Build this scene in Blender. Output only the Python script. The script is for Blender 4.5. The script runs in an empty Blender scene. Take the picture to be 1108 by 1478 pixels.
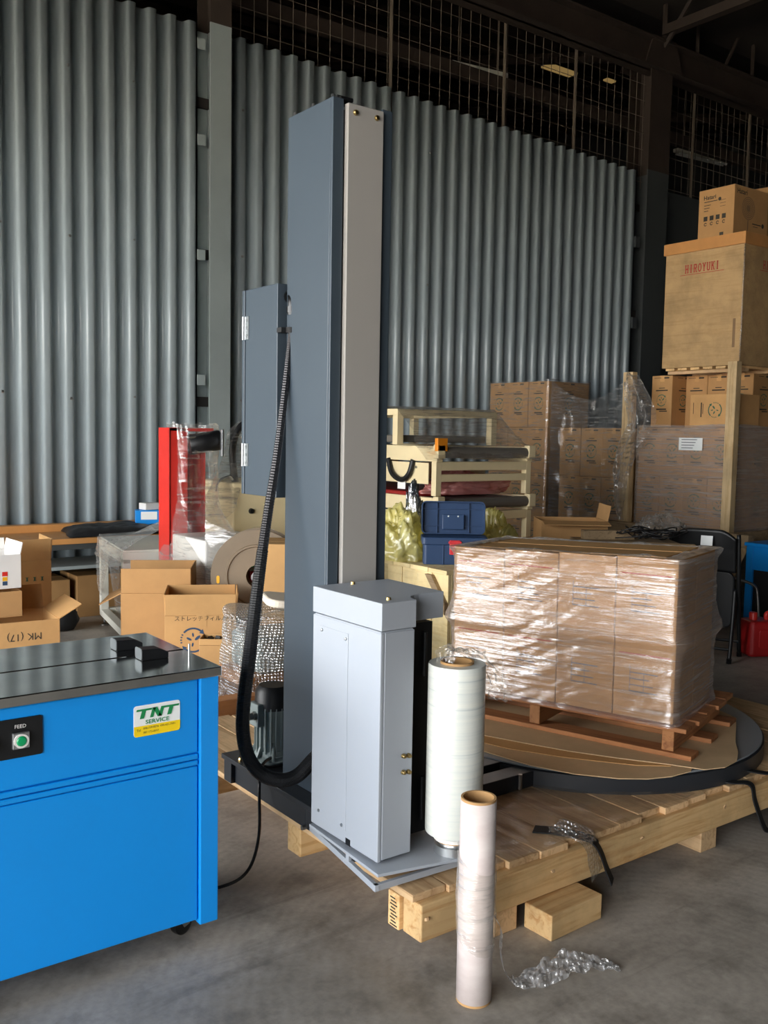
import bpy, bmesh, math, random
from mathutils import Vector, Matrix, noise as mnoise
random.seed(7)
C = bpy.context.scene.collection
SC = bpy.context.scene
PI = math.pi
R = math.radians

# ------------------------------------------------------------------ camera
# world axes: X runs along the corrugated wall, Y towards it, Z up
cam_d = bpy.data.cameras.new('camera')
cam = bpy.data.objects.new('camera', cam_d); C.objects.link(cam); SC.camera = cam
YAW, PITCH, ROLL = R(36.6), R(4.7), R(1.0)
fw = Vector((math.sin(YAW)*math.cos(PITCH), math.cos(YAW)*math.cos(PITCH), -math.sin(PITCH)))
r0 = Vector((math.cos(YAW), -math.sin(YAW), 0)); u0 = r0.cross(fw)
rt = r0*math.cos(ROLL) + u0*math.sin(ROLL); up = u0*math.cos(ROLL) - r0*math.sin(ROLL)
cam.matrix_world = Matrix(((rt.x, up.x, -fw.x, 0), (rt.y, up.y, -fw.y, 0), (rt.z, up.z, -fw.z, 1.35), (0, 0, 0, 1)))
cam_d.sensor_fit = 'VERTICAL'; cam_d.sensor_height = 24.0; cam_d.lens = 24.0*1370/1478
cam_d.clip_start = 0.05; cam_d.clip_end = 200

# ------------------------------------------------------------------ world, light, exposure
W = bpy.data.worlds.new('sky'); SC.world = W; W.use_nodes = True
W.node_tree.nodes['Background'].inputs[0].default_value = (0.97, 0.985, 1.0, 1)
W.node_tree.nodes['Background'].inputs[1].default_value = 5.0
def portal(name, loc, rot, sx, sy):
    d = bpy.data.lights.new(name, 'AREA'); d.shape = 'RECTANGLE'; d.size = sx; d.size_y = sy
    d.cycles.is_portal = True
    o = bpy.data.objects.new(name, d); C.objects.link(o); o.location = loc; o.rotation_euler = rot
sun_d = bpy.data.lights.new('sun', 'SUN'); sun_d.energy = 40; sun_d.angle = R(1.5); sun_d.color = (1, .95, .86)   # lights the yard outside the door
sun = bpy.data.objects.new('sun', sun_d); C.objects.link(sun); sun.rotation_euler = (0, R(24), R(20))
DOOR_X, DOOR_Z, DOOR_Y0, DOOR_Y1 = -3.6, 3.2, -3.6, 6.8
portal('door_daylight', (DOOR_X, (DOOR_Y0+DOOR_Y1)/2, DOOR_Z/2), (0, R(-90), 0), DOOR_Z, DOOR_Y1-DOOR_Y0)
SC.view_settings.view_transform = 'Standard'; SC.view_settings.look = 'None'
SC.view_settings.gamma = 1.0; SC.view_settings.use_curve_mapping = False
SC.view_settings.exposure = 1.15
SC.cycles.use_denoising = True
SC.cycles.max_bounces = 10; SC.cycles.diffuse_bounces = 5; SC.cycles.transparent_max_bounces = 24
SC.cycles.caustics_reflective = False; SC.cycles.caustics_refractive = False
SC.cycles.sample_clamp_indirect = 8.0

# ------------------------------------------------------------------ helpers: materials
def lin(h):
    h = h.lstrip('#'); o = []
    for i in (0, 2, 4):
        c = int(h[i:i+2], 16)/255; o.append(c/12.92 if c <= .04045 else ((c+.055)/1.055)**2.4)
    return (*o, 1)
MATS = {}
def nodes(name):
    m = bpy.data.materials.new(name); m.use_nodes = True; nt = m.node_tree
    return m, nt, nt.nodes, nt.links, nt.nodes['Principled BSDF']
def mapping(nt, scale=(1, 1, 1), rot=(0, 0, 0), coord='Object'):
    t = nt.nodes.new('ShaderNodeTexCoord'); mp = nt.nodes.new('ShaderNodeMapping')
    mp.inputs['Scale'].default_value = scale; mp.inputs['Rotation'].default_value = rot
    nt.links.new(t.outputs[coord], mp.inputs[0]); return mp.outputs[0]
def ntex(nt, vec, scale, detail=4, rough=.55, dist=0):
    n = nt.nodes.new('ShaderNodeTexNoise'); n.inputs['Scale'].default_value = scale
    n.inputs['Detail'].default_value = detail; n.inputs['Roughness'].default_value = rough
    n.inputs['Distortion'].default_value = dist; nt.links.new(vec, n.inputs['Vector']); return n.outputs['Fac']
def ramp(nt, fac, stops):
    r = nt.nodes.new('ShaderNodeValToRGB'); e = r.color_ramp.elements
    e[0].position, e[0].color = stops[0]; e[1].position, e[1].color = stops[-1]
    for p, c in stops[1:-1]:
        k = e.new(p); k.color = c
    nt.links.new(fac, r.inputs[0]); return r.outputs[0]
def g(v): return (v, v, v, 1)
def mixc(nt, fac, a, b, mode='MIX'):
    m = nt.nodes.new('ShaderNodeMix'); m.data_type = 'RGBA'; m.blend_type = mode
    for k, x in ((0, fac), (6, a), (7, b)):
        if hasattr(x, 'links') or hasattr(x, 'is_linked'): nt.links.new(x, m.inputs[k])
        else: m.inputs[k].default_value = x
    return m.outputs[2]
def bump(nt, h, strength, dist, bsdf, normal=None):
    b = nt.nodes.new('ShaderNodeBump'); b.inputs['Strength'].default_value = strength; b.inputs['Distance'].default_value = dist
    nt.links.new(h, b.inputs['Height'])
    if bsdf: nt.links.new(b.outputs[0], bsdf.inputs['Normal'])
    return b.outputs[0]
def rnd(nt, lo, hi):
    o = nt.nodes.new('ShaderNodeObjectInfo'); m = nt.nodes.new('ShaderNodeMapRange')
    m.inputs[3].default_value = lo; m.inputs[4].default_value = hi
    nt.links.new(o.outputs['Random'], m.inputs[0]); return m.outputs[0]
def vary(nt, col, lo, hi):
    h = nt.nodes.new('ShaderNodeHueSaturation'); nt.links.new(col, h.inputs['Color'])
    nt.links.new(rnd(nt, lo, hi), h.inputs['Value']); return h.outputs[0]

def paint(name, hexc, rough=.4, metal=0.0, var=.06, nscale=3.0, bmp=0.0, spec=.5, coat=0):
    m, nt, N, L, b = nodes(name); c = lin(hexc)
    n = ntex(nt, mapping(nt), nscale, 5, .6)
    col = ramp(nt, n, [(.3, tuple(x*(1-var) for x in c[:3])+(1,)), (.7, tuple(min(1, x*(1+var)) for x in c[:3])+(1,))])
    L.new(col, b.inputs['Base Color']); b.inputs['Roughness'].default_value = rough; b.inputs['Metallic'].default_value = metal
    b.inputs['Specular IOR Level'].default_value = spec; b.inputs['Coat Weight'].default_value = coat
    if bmp: bump(nt, ntex(nt, mapping(nt), 400, 2), bmp, .001, b)
    MATS[name] = m; return m
def wood(name, axis, light, dark, stain=None):
    m, nt, N, L, b = nodes(name); s = [34, 34, 34]; s[axis] = 2.2
    v = mapping(nt, tuple(s))
    off = N.new('ShaderNodeVectorMath'); off.operation = 'ADD'; L.new(v, off.inputs[0])
    oi = N.new('ShaderNodeObjectInfo'); ml = N.new('ShaderNodeMath'); ml.operation = 'MULTIPLY'; ml.inputs[1].default_value = 60
    L.new(oi.outputs['Random'], ml.inputs[0]); L.new(ml.outputs[0], off.inputs[1])
    n1 = ntex(nt, off.outputs[0], 1.0, 6, .62, 1.2)
    col = ramp(nt, n1, [(.3, lin(dark)), (.52, lin(light)), (.75, lin(light))])
    n2 = ntex(nt, mapping(nt, (1, 1, 1)), 4.0, 6, .65)
    st = ramp(nt, n2, [(.35, g(.72)), (.6, g(1))])
    col = mixc(nt, 1.0, col, st, 'MULTIPLY')
    col = vary(nt, col, .82, 1.1)
    L.new(col, b.inputs['Base Color']); b.inputs['Roughness'].default_value = .72
    bump(nt, n1, .25, .002, b); MATS[name] = m; return m
def cardboard(name, hexc, var=.08):
    m, nt, N, L, b = nodes(name); c = lin(hexc)
    n = ntex(nt, mapping(nt, (1, 1, 1)), 5, 6, .6)
    col = ramp(nt, n, [(.25, tuple(x*(1-var*1.6) for x in c[:3])+(1,)), (.7, tuple(min(1, x*(1+var)) for x in c[:3])+(1,))])
    col = vary(nt, col, .9, 1.08)
    L.new(col, b.inputs['Base Color']); b.inputs['Roughness'].default_value = .8; b.inputs['Specular IOR Level'].default_value = .2
    w = ntex(nt, mapping(nt, (160, 160, 4)), 1, 2)
    bump(nt, w, .12, .001, b); MATS[name] = m; return m
def film(name, tint='#ffffff', base=.10, edge=.45, streak=.35, diff=.35, scale=(5, 5, 90), rot=(0, 0.12, 0), rough=.16, bs=.5, bd=.004, vor=0, thick=1.0, glint=1.0):
    """thin clear plastic: mostly see-through, with glossy creases"""
    m, nt, N, L, b = nodes(name); N.remove(b); out = N['Material Output']
    v = mapping(nt, scale, rot)
    n1 = ntex(nt, v, 1.0, 5, .6, .6)
    n2 = ntex(nt, mapping(nt, (1, 1, 1)), 7, 4, .55, .4)
    h = N.new('ShaderNodeMath'); h.operation = 'ADD'; L.new(n1, h.inputs[0]); L.new(n2, h.inputs[1]); hh = h.outputs[0]
    if vor:
        vo = N.new('ShaderNodeTexVoronoi'); vo.inputs['Scale'].default_value = vor; vo.inputs['Randomness'].default_value = .15
        L.new(mapping(nt), vo.inputs['Vector']); sm = N.new('ShaderNodeMath'); sm.operation = 'MULTIPLY_ADD'
        sm.inputs[1].default_value = -1.6; L.new(vo.outputs['Distance'], sm.inputs[0]); L.new(n2, sm.inputs[2]); hh = sm.outputs[0]
    bn = bump(nt, hh, bs, bd, None)
    gl = N.new('ShaderNodeBsdfGlossy'); gl.inputs['Roughness'].default_value = rough; gl.inputs['Color'].default_value = (glint, glint, glint, 1)
    L.new(bn, gl.inputs['Normal'])
    df = N.new('ShaderNodeBsdfDiffuse'); df.inputs['Color'].default_value = lin(tint); L.new(bn, df.inputs['Normal'])
    tl = N.new('ShaderNodeBsdfTranslucent'); tl.inputs['Color'].default_value = lin(tint)
    dd = N.new('ShaderNodeMixShader'); dd.inputs[0].default_value = .4; L.new(df.outputs[0], dd.inputs[1]); L.new(tl.outputs[0], dd.inputs[2])
    gd = N.new('ShaderNodeMixShader'); gd.inputs[0].default_value = diff; L.new(gl.outputs[0], gd.inputs[1]); L.new(dd.outputs[0], gd.inputs[2])
    tr = N.new('ShaderNodeBsdfTransparent'); t = lin(tint); tr.inputs['Color'].default_value = tuple(.6*x+.4 for x in t[:3])+(1,)
    lw = N.new('ShaderNodeLayerWeight'); lw.inputs['Blend'].default_value = .35; L.new(bn, lw.inputs['Normal'])
    a = N.new('ShaderNodeMath'); a.operation = 'MULTIPLY_ADD'; a.inputs[1].default_value = edge; a.inputs[2].default_value = base
    L.new(lw.outputs['Facing'], a.inputs[0])
    sr = N.new('ShaderNodeMapRange'); sr.inputs[1].default_value = .5; sr.inputs[2].default_value = .72; sr.inputs[3].default_value = 0; sr.inputs[4].default_value = streak
    L.new(n1, sr.inputs[0])
    a2 = N.new('ShaderNodeMath'); a2.operation = 'ADD'; a2.use_clamp = True; L.new(a.outputs[0], a2.inputs[0]); L.new(sr.outputs[0], a2.inputs[1])
    mx = N.new('ShaderNodeMixShader'); L.new(a2.outputs[0], mx.inputs[0]); L.new(tr.outputs[0], mx.inputs[1]); L.new(gd.outputs[0], mx.inputs[2])
    L.new(mx.outputs[0], out.inputs[0]); MATS[name] = m; return m

# ------------------------------------------------------------------ helpers: geometry
def B(): return bmesh.new()
def addbox(bm, lo, hi, M=None):
    vs = [bm.verts.new(Vector((x, y, z))) for z in (lo[2], hi[2]) for y in (lo[1], hi[1]) for x in (lo[0], hi[0])]
    for f in ((0, 2, 3, 1), (4, 5, 7, 6), (0, 1, 5, 4), (2, 6, 7, 3), (0, 4, 6, 2), (1, 3, 7, 5)):
        bm.faces.new([vs[i] for i in f])
    if M is not None:
        for v in vs: v.co = M @ v.co
    return bm
def box(lo, hi, M=None): return addbox(B(), lo, hi, M)
def addprism(bm, pts, z0, z1, M=None):
    lo = [bm.verts.new(Vector((p[0], p[1], z0))) for p in pts]; hi = [bm.verts.new(Vector((p[0], p[1], z1))) for p in pts]
    n = len(pts)
    bm.faces.new(lo[::-1]); bm.faces.new(hi)
    for i in range(n): bm.faces.new((lo[i], lo[(i+1) % n], hi[(i+1) % n], hi[i]))
    if M is not None:
        for v in lo+hi: v.co = M @ v.co
    bmesh.ops.recalc_face_normals(bm, faces=bm.faces[:])
    return bm
def frame_of(d):
    d = d.normalized(); a = Vector((0, 0, 1)) if abs(d.z) < .9 else Vector((1, 0, 0))
    s = d.cross(a).normalized(); return s, s.cross(d).normalized()
def addtube(bm, path, r, n=10, caps=True, closed=False):
    path = [Vector(p) for p in path]; rings = []; k = len(path)
    rad = r if isinstance(r, (list, tuple)) else [r]*k
    s = None
    for i, p in enumerate(path):
        d = (path[(i+1) % k] - path[i-1]) if closed or 0 < i < k-1 else (path[1]-path[0] if i == 0 else path[-1]-path[-2])
        d.normalize()
        if s is None: s, t = frame_of(d)
        else:
            s = s - d*s.dot(d)
            if s.length < 1e-5: s, _ = frame_of(d)
            s.normalize()
        t = s.cross(d)
        rings.append([bm.verts.new(p + (s*math.cos(2*PI*j/n) + t*math.sin(2*PI*j/n))*rad[i]) for j in range(n)])
    for i in range(k if closed else k-1):
        a, b = rings[i], rings[(i+1) % k]
        for j in range(n): bm.faces.new((a[j], a[(j+1) % n], b[(j+1) % n], b[j]))
    if caps and not closed: bm.faces.new(rings[0][::-1]); bm.faces.new(rings[-1])
    return bm
def addcyl(bm, p0, p1, r, n=16): return addtube(bm, [p0, p1], r, n)
def addlathe(bm, prof, c=(0, 0, 0), n=32, M=None, closed=False):
    c = Vector(c); rings = []
    for r, z in prof:
        rings.append([bm.verts.new((M @ Vector((r*math.cos(2*PI*j/n), r*math.sin(2*PI*j/n), z)) if M is not None else Vector((r*math.cos(2*PI*j/n), r*math.sin(2*PI*j/n), z))) + c) for j in range(n)])
    m = len(rings)
    for i in range(m if closed else m-1):
        a, b = rings[i], rings[(i+1) % m]
        for j in range(n): bm.faces.new((a[j], a[(j+1) % n], b[(j+1) % n], b[j]))
    if not closed:
        if prof[0][0] > 1e-6: bm.faces.new(rings[0][::-1])
        if prof[-1][0] > 1e-6: bm.faces.new(rings[-1])
    bmesh.ops.remove_doubles(bm, verts=bm.verts[:], dist=1e-6)
    bmesh.ops.recalc_face_normals(bm, faces=bm.faces[:])
    return bm
def spline(pts, n=8):
    pts = [Vector(p) for p in pts]; out = []
    for i in range(len(pts)-1):
        p0 = pts[max(i-1, 0)]; p1 = pts[i]; p2 = pts[i+1]; p3 = pts[min(i+2, len(pts)-1)]
        for j in range(n):
            t = j/n
            out.append(.5*((2*p1) + (p2-p0)*t + (2*p0-5*p1+4*p2-p3)*t*t + (3*p1-p0-3*p2+p3)*t**3))
    out.append(pts[-1]); return out
def grid(fn, nu, nv, closed_u=False):
    bm = B(); vs = [[bm.verts.new(Vector(fn(i/(nu if closed_u else nu-1), j/(nv-1)))) for j in range(nv)] for i in range(nu)]
    for i in range(nu if closed_u else nu-1):
        for j in range(nv-1):
            a, b = vs[i], vs[(i+1) % nu]; bm.faces.new((a[j], b[j], b[j+1], a[j+1]))
    return bm
def rot_at(c, rz=0, rx=0, ry=0):
    return Matrix.Translation(Vector(c)) @ Matrix.Rotation(rz, 4, 'Z') @ Matrix.Rotation(ry, 4, 'Y') @ Matrix.Rotation(rx, 4, 'X')
NZ = lambda p, s=1.0, o=0.0: mnoise.noise(Vector(p)*s + Vector((o, o*1.7, -o)))

# ------------------------------------------------------------------ helpers: objects
RM = {}
def tag(o, label=None, cat=None, group=None, kind=None):
    if label: o['label'] = label
    if cat: o['category'] = cat
    if group: o['group'] = group
    if kind: o['kind'] = kind
    return o
def thing(name, label, cat, loc, rz=0, group=None):
    o = bpy.data.objects.new(name, None); C.objects.link(o); o.empty_display_size = .1
    o.location = loc; o.rotation_euler = (0, 0, rz); RM[o.name] = (Matrix.Translation(Vector(loc)) @ Matrix.Rotation(rz, 4, 'Z')).inverted()
    return tag(o, label, cat, group)
def obj(name, bm, mat, parent=None, world=True, bev=0, smooth=None, label=None, kind=None, loc=None, rz=0):
    me = bpy.data.meshes.new(name)
    if parent is not None:
        inv = RM[parent.name]
        if world: bm.transform(inv)
    elif loc is not None:
        inv = (Matrix.Translation(Vector(loc)) @ Matrix.Rotation(rz, 4, 'Z')).inverted()
        if world: bm.transform(inv)
    else: inv = Matrix.Identity(4)
    bm.to_mesh(me); bm.free()
    o = bpy.data.objects.new(name, me); C.objects.link(o)
    if mat: me.materials.append(mat if not isinstance(mat, str) else MATS[mat])
    if parent is not None: o.parent = parent
    elif loc is not None: o.location = loc; o.rotation_euler = (0, 0, rz)
    RM[o.name] = inv
    if bev:
        md = o.modifiers.new('bevel', 'BEVEL'); md.width = bev; md.segments = 2; md.limit_method = 'ANGLE'; md.angle_limit = R(40); md.harden_normals = False
    if smooth:
        for p in me.polygons: p.use_smooth = True
        if smooth == 'auto':
            me.set_sharp_from_angle(angle=R(40))
    return tag(o, label, kind=kind)
def copy_part(o, M=None, parent=None):
    c = o.copy(); C.objects.link(c); RM[c.name] = RM[o.name]
    if parent is not None: c.parent = parent
    if M is not None: c.matrix_basis = M @ o.matrix_basis
    return c
def place(bm, O, right, upv, off=.0012):
    r_ = Vector(right).normalized(); u_ = Vector(upv).normalized(); n = r_.cross(u_); O = Vector(O) + n*off
    M = Matrix(((r_.x, u_.x, n.x, O.x), (r_.y, u_.y, n.y, O.y), (r_.z, u_.z, n.z, O.z), (0, 0, 0, 1)))
    bm.transform(M); return bm
def text2d(s, size, align='CENTER', shear=0, width=1.0, bold=0.0):
    cu = bpy.data.curves.new('lettering', 'FONT'); cu.body = s; cu.size = size; cu.align_x = align; cu.align_y = 'CENTER'
    cu.shear = shear; cu.offset = bold; cu.resolution_u = 2
    o = bpy.data.objects.new('lettering', cu); C.objects.link(o); bpy.context.view_layer.update()
    dg = bpy.context.evaluated_depsgraph_get(); me = bpy.data.meshes.new_from_object(o.evaluated_get(dg))
    bm = B(); bm.from_mesh(me); bpy.data.meshes.remove(me); bpy.data.objects.remove(o)
    if width != 1: bm.transform(Matrix.Scale(width, 4, Vector((1, 0, 0))))
    return bm
def poly2d(bm, pts):
    bm.faces.new([bm.verts.new((x, y, 0)) for x, y in pts]); return bm
def rect2d(bm, x0, y0, x1, y1): return poly2d(bm, [(x0, y0), (x1, y0), (x1, y1), (x0, y1)])
def rrect2d(w, h, r, n=5):
    bm = B(); pts = []
    for cx, cy, a in ((w/2-r, h/2-r, 0), (-w/2+r, h/2-r, 90), (-w/2+r, -h/2+r, 180), (w/2-r, -h/2+r, 270)):
        for k in range(n+1): pts.append((cx + r*math.cos(R(a+90*k/n)), cy + r*math.sin(R(a+90*k/n))))
    return poly2d(bm, pts)
def rrpts(w, h, r, n=5):
    pts = []
    for cx, cy, a in ((w/2-r, h/2-r, 0), (-w/2+r, h/2-r, 90), (-w/2+r, -h/2+r, 180), (w/2-r, -h/2+r, 270)):
        for k in range(n+1): pts.append((cx + r*math.cos(R(a+90*k/n)), cy + r*math.sin(R(a+90*k/n))))
    return pts
def arc2d(bm, r1, r2, a0, a1, n=14, cx=0, cy=0):
    for k in range(n):
        a, b = R(a0+(a1-a0)*k/n), R(a0+(a1-a0)*(k+1)/n)
        poly2d(bm, [(cx+r1*math.cos(a), cy+r1*math.sin(a)), (cx+r2*math.cos(a), cy+r2*math.sin(a)), (cx+r2*math.cos(b), cy+r2*math.sin(b)), (cx+r1*math.cos(b), cy+r1*math.sin(b))])
    return bm
def logo2d(r):
    """round recycling mark: two arrow arcs, dashes and a small plant"""
    bm = B()
    for base in (0, 180):
        arc2d(bm, r*.86, r, base+140, base+50, 12)
        a = R(base+44); d = (math.sin(a), -math.cos(a)); p = (r*.93*math.cos(R(base+50)), r*.93*math.sin(R(base+50)))
        q = (math.cos(R(base+50)), math.sin(R(base+50)))
        poly2d(bm, [(p[0]+q[0]*r*.2, p[1]+q[1]*r*.2), (p[0]+d[0]*r*.36, p[1]+d[1]*r*.36), (p[0]-q[0]*r*.2, p[1]-q[1]*r*.2)])
        for k in range(4): arc2d(bm, r*.86, r, base+150+k*13, base+156+k*13, 1)
    for cx, cy, ang, s in ((-.02, .42, 100, .17), (.34, .18, 40, .27), (-.32, .1, 150, .22), (-.04, -.36, 80, .17)):
        pts = []
        for k in range(10):
            t = 2*PI*k/10; x = math.cos(t)*s*r; y = math.sin(t)*s*r*.42
            pts.append((cx*r + x*math.cos(R(ang)) - y*math.sin(R(ang)), cy*r + x*math.sin(R(ang)) + y*math.cos(R(ang))))
        poly2d(bm, pts)
    return bm

# ------------------------------------------------------------------ materials
def concrete():
    m, nt, N, L, b = nodes('concrete floor'); v = mapping(nt)
    n1 = ntex(nt, v, .9, 8, .62, .3); n2 = ntex(nt, v, 5, 8, .7); n3 = ntex(nt, v, 60, 3, .6)
    c1 = ramp(nt, n1, [(.3, lin('#7b756b')), (.5, lin('#a8a197')), (.72, lin('#c2bbb0'))])
    c2 = ramp(nt, n2, [(.3, g(.5)), (.52, g(.95)), (.8, g(1.08))])
    c = mixc(nt, 1, c1, c2, 'MULTIPLY'); c3 = ramp(nt, n3, [(.3, g(.86)), (.6, g(1))]); c = mixc(nt, 1, c, c3, 'MULTIPLY')
    # dark smears dragged across the floor and faint polishing rings
    w = N.new('ShaderNodeTexWave'); w.wave_type = 'RINGS'; w.rings_direction = 'Z'; w.inputs['Scale'].default_value = 9; w.inputs['Distortion'].default_value = 3.5; w.inputs['Detail'].default_value = 3
    mp = N.new('ShaderNodeMapping'); mp.inputs['Location'].default_value = (-2.0, -1.35, 0); t = N.new('ShaderNodeTexCoord'); L.new(t.outputs['Object'], mp.inputs[0]); L.new(mp.outputs[0], w.inputs['Vector'])
    c4 = ramp(nt, w.outputs['Fac'], [(.0, g(.93)), (.6, g(1)), (1, g(1.05))]); c = mixc(nt, .6, c, c4, 'MULTIPLY')
    n5 = ntex(nt, mapping(nt, (.7, 5, 1), (0, 0, R(24))), 1.3, 6, .7, .8)
    c5 = ramp(nt, n5, [(.27, g(.55)), (.42, g(1))]); c = mixc(nt, .8, c, c5, 'MULTIPLY')
    L.new(c, b.inputs['Base Color'])
    rr = ramp(nt, n2, [(.3, g(.42)), (.7, g(.62))]); L.new(rr, b.inputs['Roughness'])
    bump(nt, n2, .12, .004, b); MATS['concrete'] = m
concrete()
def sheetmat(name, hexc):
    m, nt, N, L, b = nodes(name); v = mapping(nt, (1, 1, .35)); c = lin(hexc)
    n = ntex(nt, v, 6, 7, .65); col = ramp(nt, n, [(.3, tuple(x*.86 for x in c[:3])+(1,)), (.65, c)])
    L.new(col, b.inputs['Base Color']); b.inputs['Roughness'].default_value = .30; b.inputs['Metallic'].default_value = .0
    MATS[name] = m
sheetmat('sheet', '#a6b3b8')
paint('post grey', '#98a3a3', .5); paint('steel brown', '#382e27', .8, var=.2); paint('girt', '#2a2522', .7, var=.2)
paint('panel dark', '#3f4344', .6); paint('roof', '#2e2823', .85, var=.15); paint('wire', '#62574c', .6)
paint('blue', '#0a90e6', .38, var=.03, nscale=2); paint('disc grey', '#80868c', .4, var=.02); paint('mast', '#434e58', .33, var=.03); paint('grey paint', '#a2a8b0', .42, var=.02)
paint('strip grey', '#a8a5a0', .4, var=.02); paint('base dark', '#282b30', .4, var=.08); paint('black', '#121315', .45, var=.1); paint('black matte', '#17181a', .7, var=.1)
paint('black plastic', '#0c0c0d', .28, var=.05); paint('chrome', '#c8c8c4', .2, 1.0); paint('brass', '#b9a06c', .28, 1.0); paint('zinc', '#a9a9a6', .3, 1.0)
paint('conduit', '#3d3d40', .32, .7); paint('motor grey', '#8f9a98', .4); paint('aluminium', '#c4c8ca', .3, .9); paint('white', '#f2f2ee', .5); paint('white plastic', '#e6e4de', .45)
paint('green', '#0f8a4a', .35); paint('button green', '#0f9a5e', .3); paint('sticker white', '#f3f6f4', .45, var=.01); paint('sticker yellow', '#ffd91a', .45, var=.02)
paint('ink green', '#16864a', .6); paint('ink dark', '#3a352c', .8); paint('ink grey', '#6b7078', .7); paint('ink blue', '#2f4a68', .75); paint('ink logo green', '#3f6a55', .8); paint('ink red', '#b23a30', .8); paint('ink faint', '#8a6e50', .85)
paint('red', '#d8342c', .35); paint('red dark', '#8d1f1c', .45); paint('red can', '#a31d1e', .4)
paint('beige', '#e6d5ab', .45); paint('belt grey', '#6c675f', .6, var=.15); paint('orange', '#e58a1c', .45); paint('off white', '#e4e2d6', .45)
paint('navy', '#2b4468', .42, var=.05); paint('latch red', '#d83a40', .4); paint('tan disc', '#7d6d58', .6, var=.12); paint('yellow', '#f0b21c', .5)
paint('tarp', '#1b1b1d', .55, var=.2, nscale=9); paint('green drum', '#1f7d43', .4); paint('dark green', '#26352c', .6)
paint('laminate', '#c98f52', .5, var=.1, nscale=6); paint('cloth pad', '#efe3cf', .8)
paint('roll core', '#b58d5c', .8); paint('white carton', '#eceae6', .6)
wood('pine x', 0, '#f0c88e', '#d09a5c'); wood('pine y', 1, '#ecc696', '#c09464'); wood('pine z', 2, '#e6c898', '#c19a62')
wood('red wood x', 0, '#bd8250', '#925a36'); wood('red wood y', 1, '#b5794a', '#8a5330')
wood('ply', 1, '#c2a070', '#b59262'); wood('crate ply', 1, '#f2dca6', '#e2c68a'); wood('grey pine', 1, '#a98f6c', '#7c6548')
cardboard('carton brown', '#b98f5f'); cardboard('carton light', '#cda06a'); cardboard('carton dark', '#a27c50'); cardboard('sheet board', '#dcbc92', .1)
cardboard('carton inner', '#b38a5a')
film('film load', '#fdf6f2', .20, .40, .55, .38, (2.2, 2.2, 80), (R(7), R(6), 0), .22, .5, .012)
film('film wrap', '#faf8f4', .09, .42, .55, .40, (6, 6, 60), (.2, .25, 0), .16, .6, .01)
film('film loose', '#fbf8f2', .17, .5, .5, .55, (9, 9, 14), (.4, .3, .2), .15, .7, .015)
film('bubble wrap', '#f4f8f8', .30, .34, .10, .26, (9, 9, 9), (0, 0, 0), .15, .9, .012, vor=74)
film('yellow plastic', '#fff7a6', .55, .35, .2, .85, (9, 9, 9), (.4, .3, .2), .2, .7, .02)
film('red plastic', '#f4a8a2', .55, .3, .2, .8, (9, 9, 9), (.4, .3, .2), .2, .7, .02)
film('smoke plastic', '#6b7682', .45, .4, .2, .5, (9, 9, 9), (.4, .3, .2), .14, .8, .02)
film('film deck', '#fdf8f0', .08, .16, .45, .45, (7, 7, 12), (.4, .3, .2), .2, .6, .015)
film('film hazy', '#fbf4ee', .34, .3, .35, .6, (3, 3, 60), (R(4), R(3), 0), .22, .5, .012)
film('film tail', '#ffffff', .38, .45, .4, .55, (9, 9, 14), (.4, .3, .2), .15, .8, .02)
def rollmat():
    m, nt, N, L, b = nodes('film roll'); n = ntex(nt, mapping(nt, (1, 1, 70)), 1, 4, .6)
    c = ramp(nt, n, [(.32, lin('#adb6b6')), (.43, lin('#d2d6d1')), (.7, lin('#dedfd6'))]); L.new(c, b.inputs['Base Color'])
    b.inputs['Roughness'].default_value = .24; b.inputs['Subsurface Weight'].default_value = .25; b.inputs['Subsurface Radius'].default_value = (.02, .02, .02)
    bump(nt, n, .2, .002, b); MATS['film roll'] = m
    m, nt, N, L, b = nodes('used roll'); n = ntex(nt, mapping(nt, (4, 4, 9), (.6, .5, 0)), 2, 5, .6)
    c = ramp(nt, n, [(.3, lin('#d3c4c0')), (.7, lin('#e6dbd6'))]); L.new(c, b.inputs['Base Color']); b.inputs['Roughness'].default_value = .26
    bump(nt, n, .25, .003, b); MATS['used roll'] = m
    m, nt, N, L, b = nodes('steel top'); n = ntex(nt, mapping(nt, (3, 140, 1)), 1, 4, .6); n2 = ntex(nt, mapping(nt), 4, 6, .6)
    c = ramp(nt, n2, [(.3, lin('#b4b6b6')), (.7, lin('#dcdedd'))]); L.new(c, b.inputs['Base Color']); b.inputs['Metallic'].default_value = 1
    b.inputs['Roughness'].default_value = .13; bump(nt, n, .02, .0006, b); MATS['steel top'] = m
    m, nt, N, L, b = nodes('clerestory'); N.remove(b); e = N.new('ShaderNodeEmission'); e.inputs[0].default_value = lin('#c9a566'); e.inputs[1].default_value = .16
    L.new(e.outputs[0], N['Material Output'].inputs[0]); MATS['clerestory'] = m
rollmat()

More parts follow.
